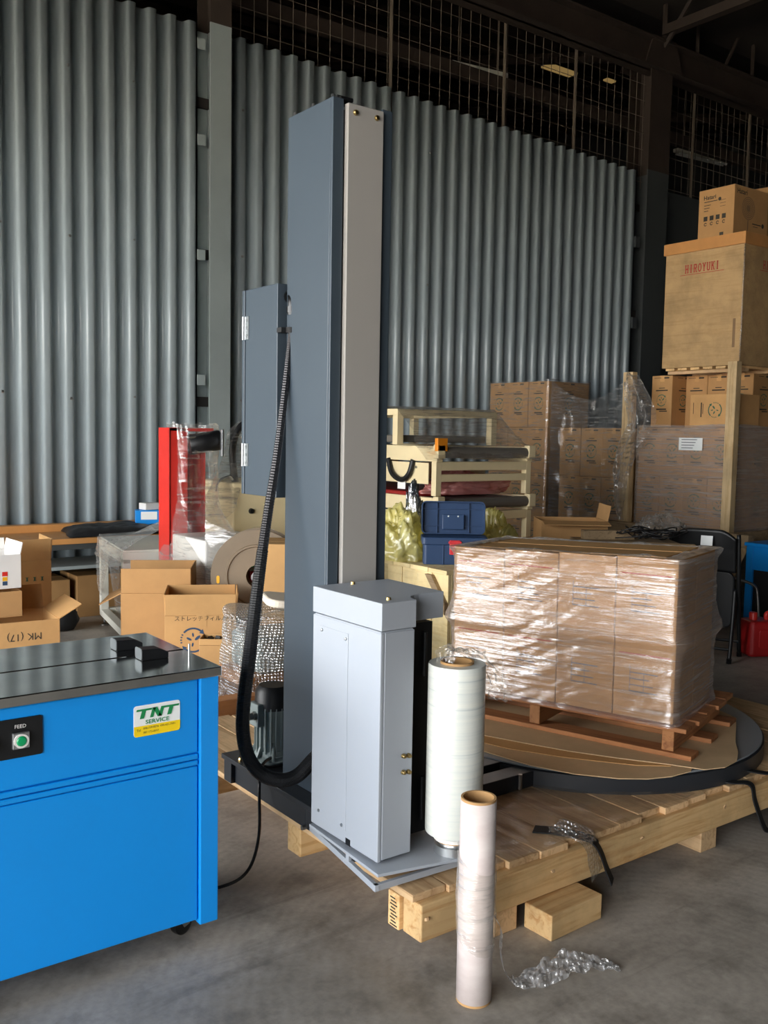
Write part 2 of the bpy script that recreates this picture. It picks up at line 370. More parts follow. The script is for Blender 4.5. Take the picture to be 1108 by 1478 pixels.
# ================================================================== STRUCTURE
WY = 7.2
def struct(name, bm, mat, **k): return obj(name, bm, mat, kind='structure', **k)
struct('floor', box((-40, -25, -.12), (17, 25, 0)), 'concrete')
def profile(t):
    c = math.cos(2*PI*t); return math.tanh(2.6*c)/math.tanh(2.6)
def sheet_bm(x0, waves, pitch, z0, zt0, zt1):
    n = waves*18; bm = B(); prev = None
    for i in range(n+1):
        x = x0 + waves*pitch*i/n; y = WY - .036*profile(i/18 + .25)
        f = i/n; zt = zt0 + (zt1-zt0)*f
        a, b = bm.verts.new((x, y, z0)), bm.verts.new((x, y, zt))
        if prev: bm.faces.new((prev[0], a, b, prev[1]))
        prev = (a, b)
    return bm
wl = B()
for z in (.35, 1.55, 2.75, 3.95): addbox(wl, (-3.6, WY+.06, z), (9.0, WY+.13, z+.08))
wall = struct('wall_left', wl, 'girt')
def sheets(x0, x1, zt0, zt1, n):
    pitch = .165; total = round((x1-x0)/pitch); per = total/n; k0 = 0
    for i in range(n):
        k1 = round((i+1)*per); xs = x0 + (x1-x0)*k0/total; w = k1-k0; p = (x1-x0)/total
        f0, f1 = k0/total, k1/total
        o = obj('corrugated_sheet', sheet_bm(xs, w, p, .02, zt0+(zt1-zt0)*f0, zt0+(zt1-zt0)*f1), 'sheet', wall, smooth=True)
        md = o.modifiers.new('thickness', 'SOLIDIFY'); md.thickness = .002; md.offset = 1
        o.location.y = -.0035*(i % 2)
        k0 = k1
sheets(-3.52, 3.40, 4.72, 4.56, 8); sheets(3.685, 8.79, 4.55, 4.36, 6)
sc0 = obj('screw', addlathe(B(), [(0, .006), (.006, .005), (.009, 0), (.012, -.001), (.012, -.003)], n=8, M=Matrix.Rotation(R(90), 4, 'X')), 'zinc', wall, world=False)
first = True
for x0, x1 in ((-.1, 3.3), (3.75, 8.7)):
    k = 0; x = x0
    while x < x1:
        pitch = .165; xb = -3.52 if x < 3.5 else 3.685
        xx = xb + (round((x-xb)/pitch - .75) + .75)*pitch
        for z in (1.59, 2.79, 3.99):
            s_ = sc0 if first else copy_part(sc0); first = False
            s_.location = (xx, WY-.0395, z + .02*math.sin(k*3+z))
        x += .49 if x < 3.5 else .66; k += 1
# steel column between the two runs of sheet, bare above the paint line
def hcol(name, x0, x1, y0, y1, z0, z1, mat):
    bm = B(); t = .012
    addbox(bm, (x0, y0, z0), (x1, y0+t, z1)); addbox(bm, (x0, y1-t, z0), (x1, y1, z1)); addbox(bm, ((x0+x1)/2-t/2, y0+t, z0), ((x0+x1)/2+t/2, y1-t, z1))
    return bm
t1 = struct('trim_1', hcol('c', 3.465, 3.65, 7.06, 7.30, 0, 4.55, None), 'post grey')
obj('bare_column_top', hcol('c', 3.465, 3.65, 7.06, 7.30, 4.55, 6.1, None), 'steel brown', t1)
for z in (1.72, 2.72, 3.62, 4.36): obj('clip', box((3.40, 7.15, z), (3.47, 7.158, z+.085)), 'post grey', t1, bev=.002)
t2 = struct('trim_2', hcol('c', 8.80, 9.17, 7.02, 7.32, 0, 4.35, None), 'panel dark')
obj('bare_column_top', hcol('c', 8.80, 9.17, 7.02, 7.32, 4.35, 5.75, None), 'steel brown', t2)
gus = B(); addprism(gus, [(-.32, 0), (.32, 0), (.2, .34), (-.2, .34)], -.01, .01, Matrix.Translation((8.98, 7.0, 5.45)) @ Matrix.Rotation(R(90), 4, 'X'))
addprism(gus, [(-.32, 0), (.32, 0), (.2, .34), (-.2, .34)], -.01, .01, Matrix.Translation((8.98, 7.34, 5.45)) @ Matrix.Rotation(R(90), 4, 'X'))
obj('gusset_plate', gus, 'steel brown', t2)
for z in (1.7, 2.6, 3.5): obj('clip', box((8.74, 7.1, z), (8.81, 7.13, z+.12)), 'panel dark', t2)
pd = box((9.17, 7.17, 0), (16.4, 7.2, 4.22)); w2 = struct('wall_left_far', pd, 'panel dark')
# eave beam, truss members, wire mesh above the wall
eb = B(); addbox(eb, (-3.6, 7.06, 5.44), (16.5, 7.09, 5.76)); addbox(eb, (-3.6, 6.96, 5.44), (16.5, 7.2, 5.46)); addbox(eb, (-3.6, 6.96, 5.74), (16.5, 7.2, 5.76))
eave = struct('trim_3', eb, 'steel brown')
tr = struct('trim_4', box((8.93, -8.8, 6.75), (9.03, 7.2, 6.87)), 'steel brown')
for yy in range(-8, 8, 1):
    obj('truss_member', addtube(B(), [(8.98, yy-.9 if yy > -8 else yy, 6.80), (8.98, yy, 5.9+(.0 if yy < 7 else -.2))], .028, 6), 'steel brown', tr)
    obj('truss_member', addtube(B(), [(8.98, yy, 5.9+(.0 if yy < 7 else -.2)), (8.98, yy+.02, 6.80)], .028, 6), 'steel brown', tr)
obj('truss_chord', box((8.93, -8.8, 5.82), (9.03, 7.0, 5.92)), 'steel brown', tr)
tr2 = struct('trim_5', box((3.0, 7.6, 5.0), (16, 7.7, 5.12)), 'steel brown')
for k in range(13):
    x = 9.6+k*.55
    obj('truss_member', addtube(B(), [(x, 7.02, 5.78), (x+(.5 if k % 2 else 0), 7.02, 6.6)], .022, 6), 'steel brown', tr2)
wm = B()
for k in range(int((16-3.7)/.125)):
    x = 3.7+k*.125; addtube(wm, [(x, 7.24, 4.2), (x, 7.24, 5.46)], .0035, 4, False)
for k in range(7): addtube(wm, [(3.66, 7.245, 4.28+k*.18), (16.4, 7.245, 4.28+k*.18)], .0035, 4, False)
obj('wire_mesh', wm, 'wire', eave, kind='stuff')
for x in (5.35, 6.77, 7.8, 9.86, 11.0, 12.2): obj('mesh_post', addtube(B(), [(x, 7.22, 4.2), (x, 7.22, 5.46)], .018, 6), 'wire', eave)
# roof over both bays with purlins
rf = B()
for pts in ([(-3.6, 7.2, 6.1), (16.5, 7.2, 6.1), (16.5, -.9, 8.4), (-3.6, -.9, 8.4)], [(-3.6, -.9, 8.4), (16.5, -.9, 8.4), (16.5, -9, 6.1), (-3.6, -9, 6.1)],
            [(-3.6, 7.2, 6.1), (16.5, 7.2, 6.1), (16.5, 17, 8.8), (-3.6, 17, 8.8)]):
    vs = [Vector(p) for p in pts]; a = [rf.verts.new(p) for p in vs]; b_ = [rf.verts.new(p+Vector((0, 0, .05))) for p in vs]
    rf.faces.new(a); rf.faces.new(b_[::-1])
    for i in range(4): rf.faces.new((a[i], b_[i], b_[(i+1) % 4], a[(i+1) % 4]))
ceil = struct('ceiling', rf, 'roof')
pz = lambda y: 6.02+(y-7.2)*2.7/9.8
for k in range(8):
    y = 8.0+k*1.15
    obj('purlin', box((-3.4, y, pz(y)-.14), (16.4, y+.06, pz(y))), 'steel brown', ceil)
for x in (1.5, 5.2, 9.0, 12.6): obj('rafter', addtube(B(), [(x, 7.3, 5.7), (x, 16.8, 8.3)], .07, 6), 'steel brown', ceil)
# daylight leaking through a roof vent in the far bay
o = struct('window_1', box((9.7, 9.45, 6.40), (10.25, 9.62, 6.42)), 'clerestory')
o = struct('window_2', box((10.38, 9.02, 6.24), (10.55, 9.10, 6.26)), 'clerestory')
# the rest of the shell
struct('wall_right', box((-3.6, -9, 0), (16.5, -8.9, 6.2)), 'panel dark')
struct('wall_far', box((16.4, -9, 0), (16.5, 17, 9)), 'panel dark')
struct('wall_left_outer', box((-3.6, 16.9, 0), (16.5, 17, 9)), 'panel dark')
wf = B(); addbox(wf, (-3.75, -9, DOOR_Z), (-3.6, 17, 9)); addbox(wf, (-3.75, -9, 0), (-3.6, DOOR_Y0, DOOR_Z)); addbox(wf, (-3.75, DOOR_Y1, 0), (-3.6, 17, DOOR_Z))
struct('wall_near', wf, 'panel dark')
# fluorescent battens hanging in the dark, unlit
def batten(x0, y, z, L, dz, label):
    t = thing('fluorescent_batten', label, 'lamp', (x0+L/2, y, z), 0, None)
    M = Matrix.Translation((x0, y, z)) @ Matrix.Rotation(-math.atan2(dz, L), 4, 'Y')
    obj('housing', box((0, -.05, 0), (L, .05, .05), M), 'off white', t, bev=.005)
    for s in (-.03, .03): obj('tube', addcyl(B(), M @ Vector((.04, s, -.022)), M @ Vector((L-.04, s, -.022)), .014, 8), 'white', t)
    for f in (.15, .85): obj('hanger', addcyl(B(), M @ Vector((L*f, 0, .04)), (x0+L*f, y, pz(y)+.085), .008, 5), 'wire', t)
batten(6.62, 7.9, 5.2, .80, .05, 'unlit white fluorescent batten hanging in the dark above the middle of the corrugated wall')
batten(11.9, 9.0, 5.55, 1.25, .05, 'unlit white fluorescent batten in the dark above the printed fan carton')

# ================================================================== BLUE STRAPPING MACHINE (front left)
t = thing('strapping_machine', 'bright blue strapping machine with steel table top and black button panel, on castors', 'machine', (.40, 2.42, 0))
top = B(); addbox(top, (-.30, 2.18, .72), (1.107, 2.405, .745)); addbox(top, (-.30, 2.413, .72), (1.107, 2.675, .745))
obj('table_top', top, 'steel top', t, bev=.0025, label='brushed steel table top')
obj('strap_slot', box((-.29, 2.404, .715), (1.05, 2.414, .735)), 'black', t)
obj('cabinet_body', box((-.26, 2.205, .072), (1.095, 2.64, .72)), 'blue', t, bev=.004)
obj('front_panel', box((-.24, 2.196, .075), (1.047, 2.206, .488)), 'blue', t, bev=.003)
obj('upper_panel', box((-.24, 2.196, .524), (1.047, 2.206, .716)), 'blue', t, bev=.003)
rb = B(); addbox(rb, (-.24, 2.193, .507), (1.047, 2.206, .521)); obj('panel_rib', rb, 'blue', t, bev=.003)
rb = B(); addbox(rb, (-.24, 2.193, .491), (1.047, 2.206, .504)); obj('panel_rib', rb, 'blue', t, bev=.003)
obj('corner_post', box((1.050, 2.188, .062), (1.102, 2.24, .72)), 'blue', t, bev=.003)
cp = obj('button_panel', addprism(B(), rrpts(.60, .092, .006), 0, .004, Matrix.Translation((.354, 2.196, .643)) @ Matrix.Rotation(R(90), 4, 'X')), 'black', t, bev=.001, label='black button panel')
for cx, mt in ((.604, 'button green'), (.535, 'button green'), (.46, 'red')):
    bz = obj('push_button', box((cx-.019, 2.185, .619), (cx+.019, 2.192, .657)), 'aluminium', t, bev=.002)
    obj('bezel_ring', addlathe(B(), [(.012, .004), (.0165, .004), (.0165, 0), (.012, 0)], (cx, 2.185, .638), 24, Matrix.Rotation(R(90), 4, 'X'), True), 'white plastic', bz)
    obj('button_cap', addlathe(B(), [(0, .007), (.009, .0065), (.0125, .003), (.0125, 0)], (cx, 2.185, .638), 24, Matrix.Rotation(R(90), 4, 'X')), mt, bz)
FX, FZ = (1, 0, 0), (0, 0, 1)
obj('lettering', place(text2d('FEED', .012), (.604, 2.192, .670), FX, FZ), 'white', cp)
st = obj('service_sticker', addprism(B(), rrpts(.122, .078, .007), 0, .0012, Matrix.Translation((.936, 2.196, .632)) @ Matrix.Rotation(R(90), 4, 'X')), 'sticker white', t, label='white and yellow service sticker')
yb = B(); poly2d(yb, [(-.061, -.0125), (-.061, -.032)] + [(-.054+.007*math.cos(R(a)), -.032+.007*math.sin(R(a))) for a in (200, 230, 250, 270)] + [(.054+.007*math.cos(R(a)), -.032+.007*math.sin(R(a))) for a in (270, 300, 330, 360)] + [(.061, -.0125)])
SO = (.936, 2.1948, .632)
obj('yellow_band', place(yb, SO, FX, FZ, .0006), 'sticker yellow', st)
tn = B(); sh = lambda x, y: (x + (y)*.30, y)
def T_(x0):
    poly2d(tn, [sh(x0-.02, .030), sh(x0-.02, .025), sh(x0+.02, .025), sh(x0+.02, .030)]); poly2d(tn, [sh(x0-.0055, .025), sh(x0-.0055, .006), sh(x0+.0055, .006), sh(x0+.0055, .025)])
T_(-.0425); T_(.0295)
poly2d(tn, [sh(-.0215, .0302), sh(-.0215, .006), sh(-.0125, .006), sh(-.0125, .0302)]); poly2d(tn, [sh(.001, .0302), sh(.001, .006), sh(.010, .006), sh(.010, .0302)])
poly2d(tn, [sh(-.0215, .0304), sh(-.0095, .0304), sh(.010, .0058), sh(-.001, .0058)])
obj('lettering', place(tn, SO, FX, FZ, .0012), 'ink green', st)
obj('lettering', place(text2d('SERVICE', .0145, width=1.2, bold=.0002), (.936, 2.1948, .6275), FX, FZ, .0012), 'ink green', st)
obj('lettering', place(text2d('Tel', .0085), (.887, 2.1948, .609), FX, FZ, .0012), 'ink dark', st)
obj('lettering', place(text2d('098-739-8276  093-421-7991', .0072, 'LEFT'), (.899, 2.1948, .6125), FX, FZ, .0012), 'ink dark', st)
obj('lettering', place(text2d('081-173-8597', .0072, 'LEFT'), (.899, 2.1948, .602), FX, FZ, .0012), 'ink dark', st)
for cx, cy in ((.985, 2.50), (1.0, 2.36)):   # strap guides
    gd_ = B(); addprism(gd_, [(-.045, 0), (.03, 0), (.03, .016), (.005, .028), (-.045, .03)], -.022, .022, Matrix.Translation((cx, cy, .745)) @ Matrix.Rotation(R(90), 4, 'X'))
    obj('strap_guide', gd_, 'black', t, bev=.002)
    obj('guide_cover', addprism(B(), rrpts(.045, .03, .008), 0, .002, Matrix.Translation((cx-.046, cy, .762)) @ Matrix.Rotation(R(90), 4, 'Y') @ Matrix.Rotation(R(90), 4, 'Z')), 'aluminium', t)
obj('stop_pin', addcyl(B(), (1.085, 2.33, .745), (1.085, 2.33, .778), .003, 10), 'zinc', t)
def castor(x, y, rz):
    c = obj('castor', box((x-.03, y-.03, .066), (x+.03, y+.03, .073)), 'zinc', t, bev=.002)
    M = rot_at((x, y, 0), rz)
    obj('wheel', addlathe(B(), [(.008, -.014), (.024, -.014), (.031, -.010), (.032, 0), (.031, .010), (.024, .014), (.008, .014)], M @ Vector((.012, 0, .032)), 24, M.to_3x3().to_4x4() @ Matrix.Rotation(R(90), 4, 'X')), 'black plastic', c, smooth='auto')
    fk = B()
    for s in (-.018, .018): addprism(fk, [(-.02, .07), (.02, .07), (.024, .03), (.005, .026)], -.0015, .0015, M @ Matrix.Translation((0, s, 0)) @ Matrix.Rotation(R(90), 4, 'X'))
    obj('fork', fk, 'zinc', c)
    obj('brake_pedal', box((.03, -.014, .044), (.062, .014, .05), M), 'zinc', c, bev=.002)
for x, y in ((1.03, 2.28), (1.03, 2.57), (-.18, 2.28), (-.18, 2.57)): castor(x, y, R(20))

# ================================================================== BIG SHIPPING PALLET under the wrapper
t = thing('shipping_pallet', 'large pine shipping pallet on the concrete floor under the grey stretch wrapper', 'pallet', (2.5, 2.6, 0))
for y in (1.775, 2.36, 2.95, 3.34): obj('beam', box((1.458+.004*math.sin(y*9), y, .072), (3.76, y+.075, .17)), 'pine x', t, bev=.004)
obj('beam', box((1.446, 1.853, .074), (3.0, 1.90, .168)), 'pine x', t, bev=.003)
for x in (1.72, 2.64, 3.5): obj('bearer', box((x, 1.785, 0), (x+.085, 3.42, .072)), 'pine y', t, bev=.003)
x = 1.448; k = 0
while x < 3.72:
    w = .108+.012*math.sin(k*2.3); y0 = 1.80+.012*math.sin(k*4.1)
    obj('deck_plank', box((x, y0, .17), (x+w, 3.43+.01*math.cos(k*3), .19+.0015*math.sin(k*5))), 'pine y', t, bev=.002)
    x += w+.004; k += 1
nl = B()
for x in (1.475, 1.93, 2.32, 2.75, 3.2): addcyl(nl, (x, 1.7735, .135+.01*math.sin(x*8)), (x, 1.7765, .135), .0075, 10)
obj('nail_head', nl, 'pine y', t, kind='stuff')
stp = B()
for k in range(9): addbox(stp, (1.4445, 1.860+.004*(k % 3), .080+k*.009), (1.4455, 1.889-.003*(k % 2), .083+k*.009))
obj('ink_stamp', stp, 'ink dark', t, kind='stuff')
o = obj('wood_block', box((-.105, -.05, 0), (.105, .05, .0715)), 'pine x', None, world=False, bev=.003); o.location = (1.935, 1.735, 0); o.rotation_euler = (0, 0, R(2))
tag(o, 'short loose pine block lying on the floor against the front beam of the big pallet', 'block')
# plastic sheet left on the deck
def deck_sheet(u, v):
    y = 1.80+.50*v; a = 1.72+.34*(v**1.2)+.05*math.sin(v*7); b = 2.62-.10*v+.03*math.sin(v*11)
    x = a+(b-a)*u; z = .1945+.012*abs(NZ((x*9, y*9, 0), 1))+.02*max(0, NZ((x*4, y*4, 2)))
    return (x, y, z)
o = obj('plastic_sheet', grid(deck_sheet, 70, 44), 'film deck', None, world=True, loc=(2.2, 2.0, .19), smooth=True)
tag(o, 'creased clear plastic sheet lying on the big pallet deck in front of the turntable', 'plastic sheet')
def ribbon(path, w, th, side=(1, 0, 0), wob=0):
    bm = B(); prev = None; s = Vector(side).normalized(); P = [Vector(p) for p in path]
    for i, p in enumerate(P):
        d = (P[min(i+1, len(P)-1)]-P[max(i-1, 0)]).normalized(); n = s.cross(d).normalized()
        ws = w*(1+wob*NZ((i*.7, 0, 0)))
        q = [bm.verts.new(p + s*a*ws/2 + n*b*th/2) for a, b in ((-1, -1), (1, -1), (1, 1), (-1, 1))]
        if prev:
            for j in range(4): bm.faces.new((prev[j], prev[(j+1) % 4], q[(j+1) % 4], q[j]))
        else: bm.faces.new(q[::-1])
        prev = q
    bm.faces.new(prev); return bm
t = thing('tie_down_strap', 'black webbing strap with bubble wrap padding hanging over the front pallet beam', 'strap', (2.07, 1.78, .17))
obj('webbing', ribbon(spline([(1.985, 1.905, .197), (2.03, 1.86, .196), (2.075, 1.80, .192), (2.10, 1.772, .178), (2.125, 1.766, .14), (2.15, 1.764, .085), (2.165, 1.755, .045)], 6), .05, .004, (.8, .55, 0)), 'black matte', t)
def pad(u, v):
    s = u; w = (v-.5)*.115
    P = spline([(2.035, 1.87, .205), (2.05, 1.82, .206), (2.065, 1.775, .198), (2.073, 1.757, .17), (2.082, 1.752, .12), (2.092, 1.75, .085)], 10)
    p = P[min(int(s*(len(P)-1)), len(P)-1)]
    return (p.x + w*.86, p.y + w*.4 + .004*NZ((u*8, v*5, 1)), p.z + .008*NZ((u*6, v*7, 3)) + .004)
obj('bubble_wrap_pad', grid(pad, 40, 24), 'bubble wrap', t, smooth=True)
t = thing('tie_down_strap', 'black webbing strap lying over the right end of the front pallet beam beside the turntable', 'strap', (2.88, 1.8, .19))
obj('webbing', ribbon(spline([(2.80, 1.90, .21), (2.80, 1.85, .197), (2.83, 1.80, .195), (2.885, 1.768, .185), (2.91, 1.764, .12), (2.955, 1.75, .02), (2.99, 1.74, .012)], 6), .035, .004, (.95, .3, 0)), 'black matte', t)
obj('webbing', ribbon(spline([(2.86, 1.92, .222), (2.92, 1.86, .21), (2.99, 1.80, .196), (3.06, 1.768, .18), (3.09, 1.762, .12)], 6), .03, .004, (.7, .7, 0)), 'black matte', t)

# ================================================================== STRETCH WRAPPING MACHINE
t = thing('stretch_wrapper', 'slate grey stretch wrapping machine with tall mast, pale carriage and round turntable', 'machine', (1.6, 2.38, .19))
bf = obj('base_frame', box((1.42, 2.22, .262), (1.80, 2.80, .278)), 'base dark', t, bev=.002)
ch = B(); addbox(ch, (1.425, 2.74, .19), (1.79, 2.79, .262)); addbox(ch, (1.44, 2.3, .19), (1.48, 2.74, .262)); addbox(ch, (1.74, 2.3, .19), (1.79, 2.74, .262)); addbox(ch, (1.44, 2.24, .19), (1.79, 2.3, .262))
obj('base_channel', ch, 'base dark', bf, bev=.002)
for x, y in ((1.44, 2.70), (1.455, 2.60), (1.72, 2.75)): obj('bolt', addlathe(B(), [(0, .012), (.007, .010), (.009, .004), (.009, 0)], (x, y, .278), 8), 'brass', bf)
for y in (2.27, 2.47): obj('link_beam', box((1.79, y, .192), (2.26, y+.07, .252)), 'base dark', t, bev=.002)
obj('link_beam', box((1.98, 2.16, .192), (2.30, 2.23, .245)), 'base dark', t, bev=.002)
obj('bolt', addcyl(B(), (2.17, 2.15, .20), (2.17, 2.15, .25), .007, 8), 'zinc', t)
# mast
X0, X1, Y0, Y1, ZB, ZT = 1.48, 1.685, 2.26, 2.50, .278, 2.275
mb = B(); addbox(mb, (X0, Y0+.012, ZB), (X0+.004, Y1, ZT)); addbox(mb, (X1-.004, Y0+.012, ZB), (X1, Y1, ZT)); addbox(mb, (X0, Y1-.004, ZB), (X1, Y1, ZT))
addbox(mb, (X0, Y0, ZB), (X0+.036, Y0+.012, ZT)); addbox(mb, (X1-.036, Y0, ZB), (X1, Y0+.012, ZT))
mast = obj('mast', mb, 'mast', t, bev=.0018)
obj('mast_core', box((X0+.03, Y0+.05, ZB), (X1-.03, Y1-.02, ZT-.01)), 'black', mast)
obj('cover_strip', box((X0+.042, Y0-.014, ZB+.1), (X1-.042, Y0+.006, ZT-.012)), 'strip grey', mast, bev=.0015, label='pale grey front cover strip')
for x in (1.545, 1.618): obj('bolt', addlathe(B(), [(0, .008), (.006, .007), (.008, .003), (.008, 0)], (x, Y0-.014, ZT-.035), 12, Matrix.Rotation(R(90), 4, 'X')), 'brass', mast, smooth='auto')
obj('top_cap', box((X0+.02, Y0+.01, ZT), (X0+.075, Y0+.06, ZT+.012)), 'black', mast, bev=.003)
for x, y in ((X0+.006, Y0+.01), (X0+.006, Y0+.11), (X0+.006, Y0+.21), (X1-.006, Y0+.02), (X0+.03, Y0+.015)): obj('bolt', addlathe(B(), [(0, .010), (.006, .008), (.007, 0)], (x, y, ZT), 10), 'zinc', mast)
# control box on the back of the mast
cbx = obj('control_box', box((1.457, 2.515, 1.150), (1.76, 2.715, 1.795)), 'mast', t, bev=.002)
obj('box_door', box((1.455, 2.718, 1.150), (1.762, 2.735, 1.795)), 'mast', cbx, bev=.002)
for z in (1.64, 1.24):
    hg = B(); addbox(hg, (1.4535, 2.690, z), (1.457, 2.715, z+.072)); addcyl(hg, (1.453, 2.722, z), (1.453, 2.722, z+.072), .005, 10)
    for q in (.012, .036, .06): addcyl(hg, (1.4535, 2.702, z+q), (1.4515, 2.702, z+q), .005, 8)
    obj('hinge', hg, 'aluminium', cbx)
# hose: thin conduit leaving an elbow, then corrugated loom down to the carriage
el = addtube(B(), spline([(1.500, 2.52, 1.758), (1.494, 2.495, 1.757), (1.490, 2.485, 1.740), (1.489, 2.485, 1.70)], 5), .014, 14)
addcyl(el, (1.500, 2.516, 1.758), (1.499, 2.504, 1.758), .021, 16); addcyl(el, (1.489, 2.485, 1.706), (1.489, 2.485, 1.725), .0165, 12)
obj('hose_elbow', el, 'black plastic', t, smooth='auto')
cl = B(); addlathe(cl, [(.013, -.008), (.018, -.008), (.018, .008), (.013, .008)], (1.488, 2.485, 1.655), 20, None, True); addbox(cl, (1.455, 2.488, 1.648), (1.475, 2.516, 1.662)); addbox(cl, (1.50, 2.482, 1.648), (1.517, 2.512, 1.662))
obj('hose_clamp', cl, 'black matte', t)
hp = [(1.489, 2.485, 1.71), (1.488, 2.485, 1.664), (1.478, 2.485, 1.569), (1.458, 2.480, 1.421), (1.432, 2.470, 1.274), (1.399, 2.462, 1.109), (1.37, 2.45, .967), (1.342, 2.435, .827), (1.316, 2.42, .689), (1.292, 2.405, .573), (1.278, 2.385, .489), (1.279, 2.354, .422), (1.301, 2.321, .379), (1.337, 2.28, .364), (1.379, 2.251, .376), (1.42, 2.22, .43), (1.46, 2.20, .47)]
P = spline(hp, 40); rad = []
for i, p in enumerate(P):
    f = i/len(P); r_ = .0085 + .0105*min(1, max(0, (f-.08)/.42)); rad.append(r_*(1+.035*(1 if i % 2 else -1)))
kc = int(len(P)*.36)
obj('conduit', addtube(B(), P[:kc+2], rad[:kc+2], 12), 'conduit', t, label='ribbed steel conduit hanging from the elbow')
obj('hose', addtube(B(), P[kc:], [q+.0012 for q in rad[kc:]], 12), 'black', t, label='ribbed black hose looping down to the carriage')
# geared motor behind the mast foot
mo = B(); addlathe(mo, [(0, .0), (.052, 0), (.052, .17), (0, .17)], (1.535, 2.66, .30), 24)
for k in range(20):
    a = 2*PI*k/20; addbox(mo, (.050, -.002, .01), (.060, .002, .16), Matrix.Translation((1.535, 2.66, .30)) @ Matrix.Rotation(a, 4, 'Z'))
mot = obj('drive_motor', mo, 'motor grey', t)
obj('fan_cowl', addlathe(B(), [(.0, .075), (.045, .075), (.058, .06), (.06, 0), (.0, 0)], (1.535, 2.66, .452), 24), 'black', mot, smooth='auto')
ft = B(); addlathe(ft, [(.085, 0), (.085, .014), (.06, .022), (.055, .04), (0, .04), (0, 0)], (1.535, 2.66, .278), 24)
for k in range(8): addprism(ft, [(.05, .02), (.083, .012), (.05, .07)], -.004, .004, Matrix.Translation((1.535, 2.66, .278)) @ Matrix.Rotation(k*PI/4+.3, 4, 'Z') @ Matrix.Rotation(R(90), 4, 'X'))
obj('motor_flange', ft, 'motor grey', mot, bev=.001)
jb = B(); addbox(jb, (1.462, 2.63, .40), (1.50, 2.69, .475)); obj('terminal_box', jb, 'motor grey', mot, bev=.004)
gl = B(); addcyl(gl, (1.462, 2.645, .438), (1.452, 2.645, .438), .015, 8); addcyl(gl, (1.452, 2.645, .438), (1.438, 2.645, .436), .011, 12); obj('cable_gland', gl, 'zinc', mot)
obj('motor_cable', addtube(B(), spline([(1.44, 2.645, .436), (1.425, 2.64, .42), (1.415, 2.63, .36), (1.43, 2.61, .31), (1.47, 2.58, .286), (1.52, 2.56, .29)], 8), .005, 8), 'black plastic', mot)
o = obj('power_cable', addtube(B(), spline([(1.53, 2.62, .30), (1.48, 2.60, .30), (1.44, 2.57, .286), (1.408, 2.52, .25), (1.38, 2.47, .12), (1.33, 2.45, .03), (1.24, 2.45, .006), (1.12, 2.50, .006)], 8), .005, 8), 'black plastic', None, loc=(1.42, 2.55, .28))
tag(o, 'thin black power cable trailing from the wrapper base down to the floor', 'cable')
# film carriage
body = B(); addbox(body, (1.395, 1.882, .262), (1.499, 2.19, .855)); addbox(body, (1.499, 2.05, .262), (1.645, 2.19, .855))
cr = obj('film_carriage', body, 'grey paint', t, bev=.003, label='pale grey film carriage')
obj('side_cover', box((1.393, 1.879, .258), (1.405, 2.196, .852)), 'grey paint', cr, bev=.003)
obj('front_cover', box((1.406, 1.8785, .262), (1.500, 1.890, .852)), 'grey paint', cr, bev=.002)
obj('film_slot_panel', box((1.498, 1.965, .262), (1.63, 2.05, .845)), 'black', cr)
for z in (.30, .70): obj('slot_roller', addcyl(B(), (1.60, 1.957, z), (1.60, 1.957, z+.12), .006, 10), 'black', cr)
lp = [(1.3945, 1.879), (1.505, 1.879), (1.507, 1.892), (1.514, 1.913), (1.527, 1.931), (1.545, 1.941), (1.565, 1.945), (1.651, 1.945), (1.653, 2.20), (1.3945, 2.20)]
obj('top_cover', addprism(B(), lp, .857, .928), 'grey paint', cr, bev=.0018)
for x, y in ((1.507, 2.17), (1.441, 1.914)): obj('screw', addlathe(B(), [(0, .008), (.006, .007), (.007, 0)], (x, y, .928), 10), 'brass', cr)
ap = B()   # inspection plate outlined on the side cover
w_ = .0012
obj('inspection_plate', box((1.3915, 2.022, .292), (1.3935, 2.158, .826)), 'grey paint', cr, bev=.0008)
for y, z in ((2.147, .815), (2.032, .811), (2.153, .306), (2.039, .304)): obj('screw', addlathe(B(), [(0, .004), (.004, .003), (.005, 0)], (1.3915, y, z), 10, Matrix.Rotation(R(-90), 4, 'Y')), 'aluminium', cr)
obj('vent_notch', box((1.3925, 2.00, .257), (1.3945, 2.022, .275)), 'black', cr)
for x, z in ((1.470, .525), (1.487, .523), (1.470, .482), (1.487, .480)): obj('screw', addlathe(B(), [(0, .010), (.0045, .010), (.006, .006), (.0065, 0)], (x, 1.8785, z), 10, Matrix.Rotation(R(90), 4, 'X')), 'brass', cr, smooth='auto')
obj('carriage_plate', addprism(B(), [(1.367, 1.84), (1.69, 1.775), (1.70, 1.95), (1.66, 2.2), (1.39, 2.2)], .243, .251), 'grey paint', cr, bev=.001)
obj('mast_bracket', box((1.53, 2.18, .35), (1.63, 2.262, .80)), 'black', cr)
rl = B(); rp = [(1.370, 1.855), (1.432, 2.265), (1.66, 2.26), (1.70, 1.842)]
for i in range(4):
    a, b_ = Vector((*rp[i], 0)), Vector((*rp[(i+1) % 4], 0)); d = (b_-a).normalized(); nrm = Vector((-d.y, d.x, 0))*(-.012)
    addprism(rl, [(a.x, a.y), (b_.x, b_.y), (b_.x+nrm.x, b_.y+nrm.y), (a.x+nrm.x, a.y+nrm.y)], .198, .215)
addprism(rl, [(1.395, 2.03), (1.40, 2.042), (1.69, 1.93), (1.685, 1.918)], .200, .212)
addbox(rl, (1.392, 2.005, .213), (1.402, 2.02, .245))
obj('safety_bumper', rl, 'grey paint', cr, bev=.001)
obj('bolt', addcyl(B(), (1.42, 2.268, .21), (1.408, 2.268, .21), .007, 8), 'zinc', cr)
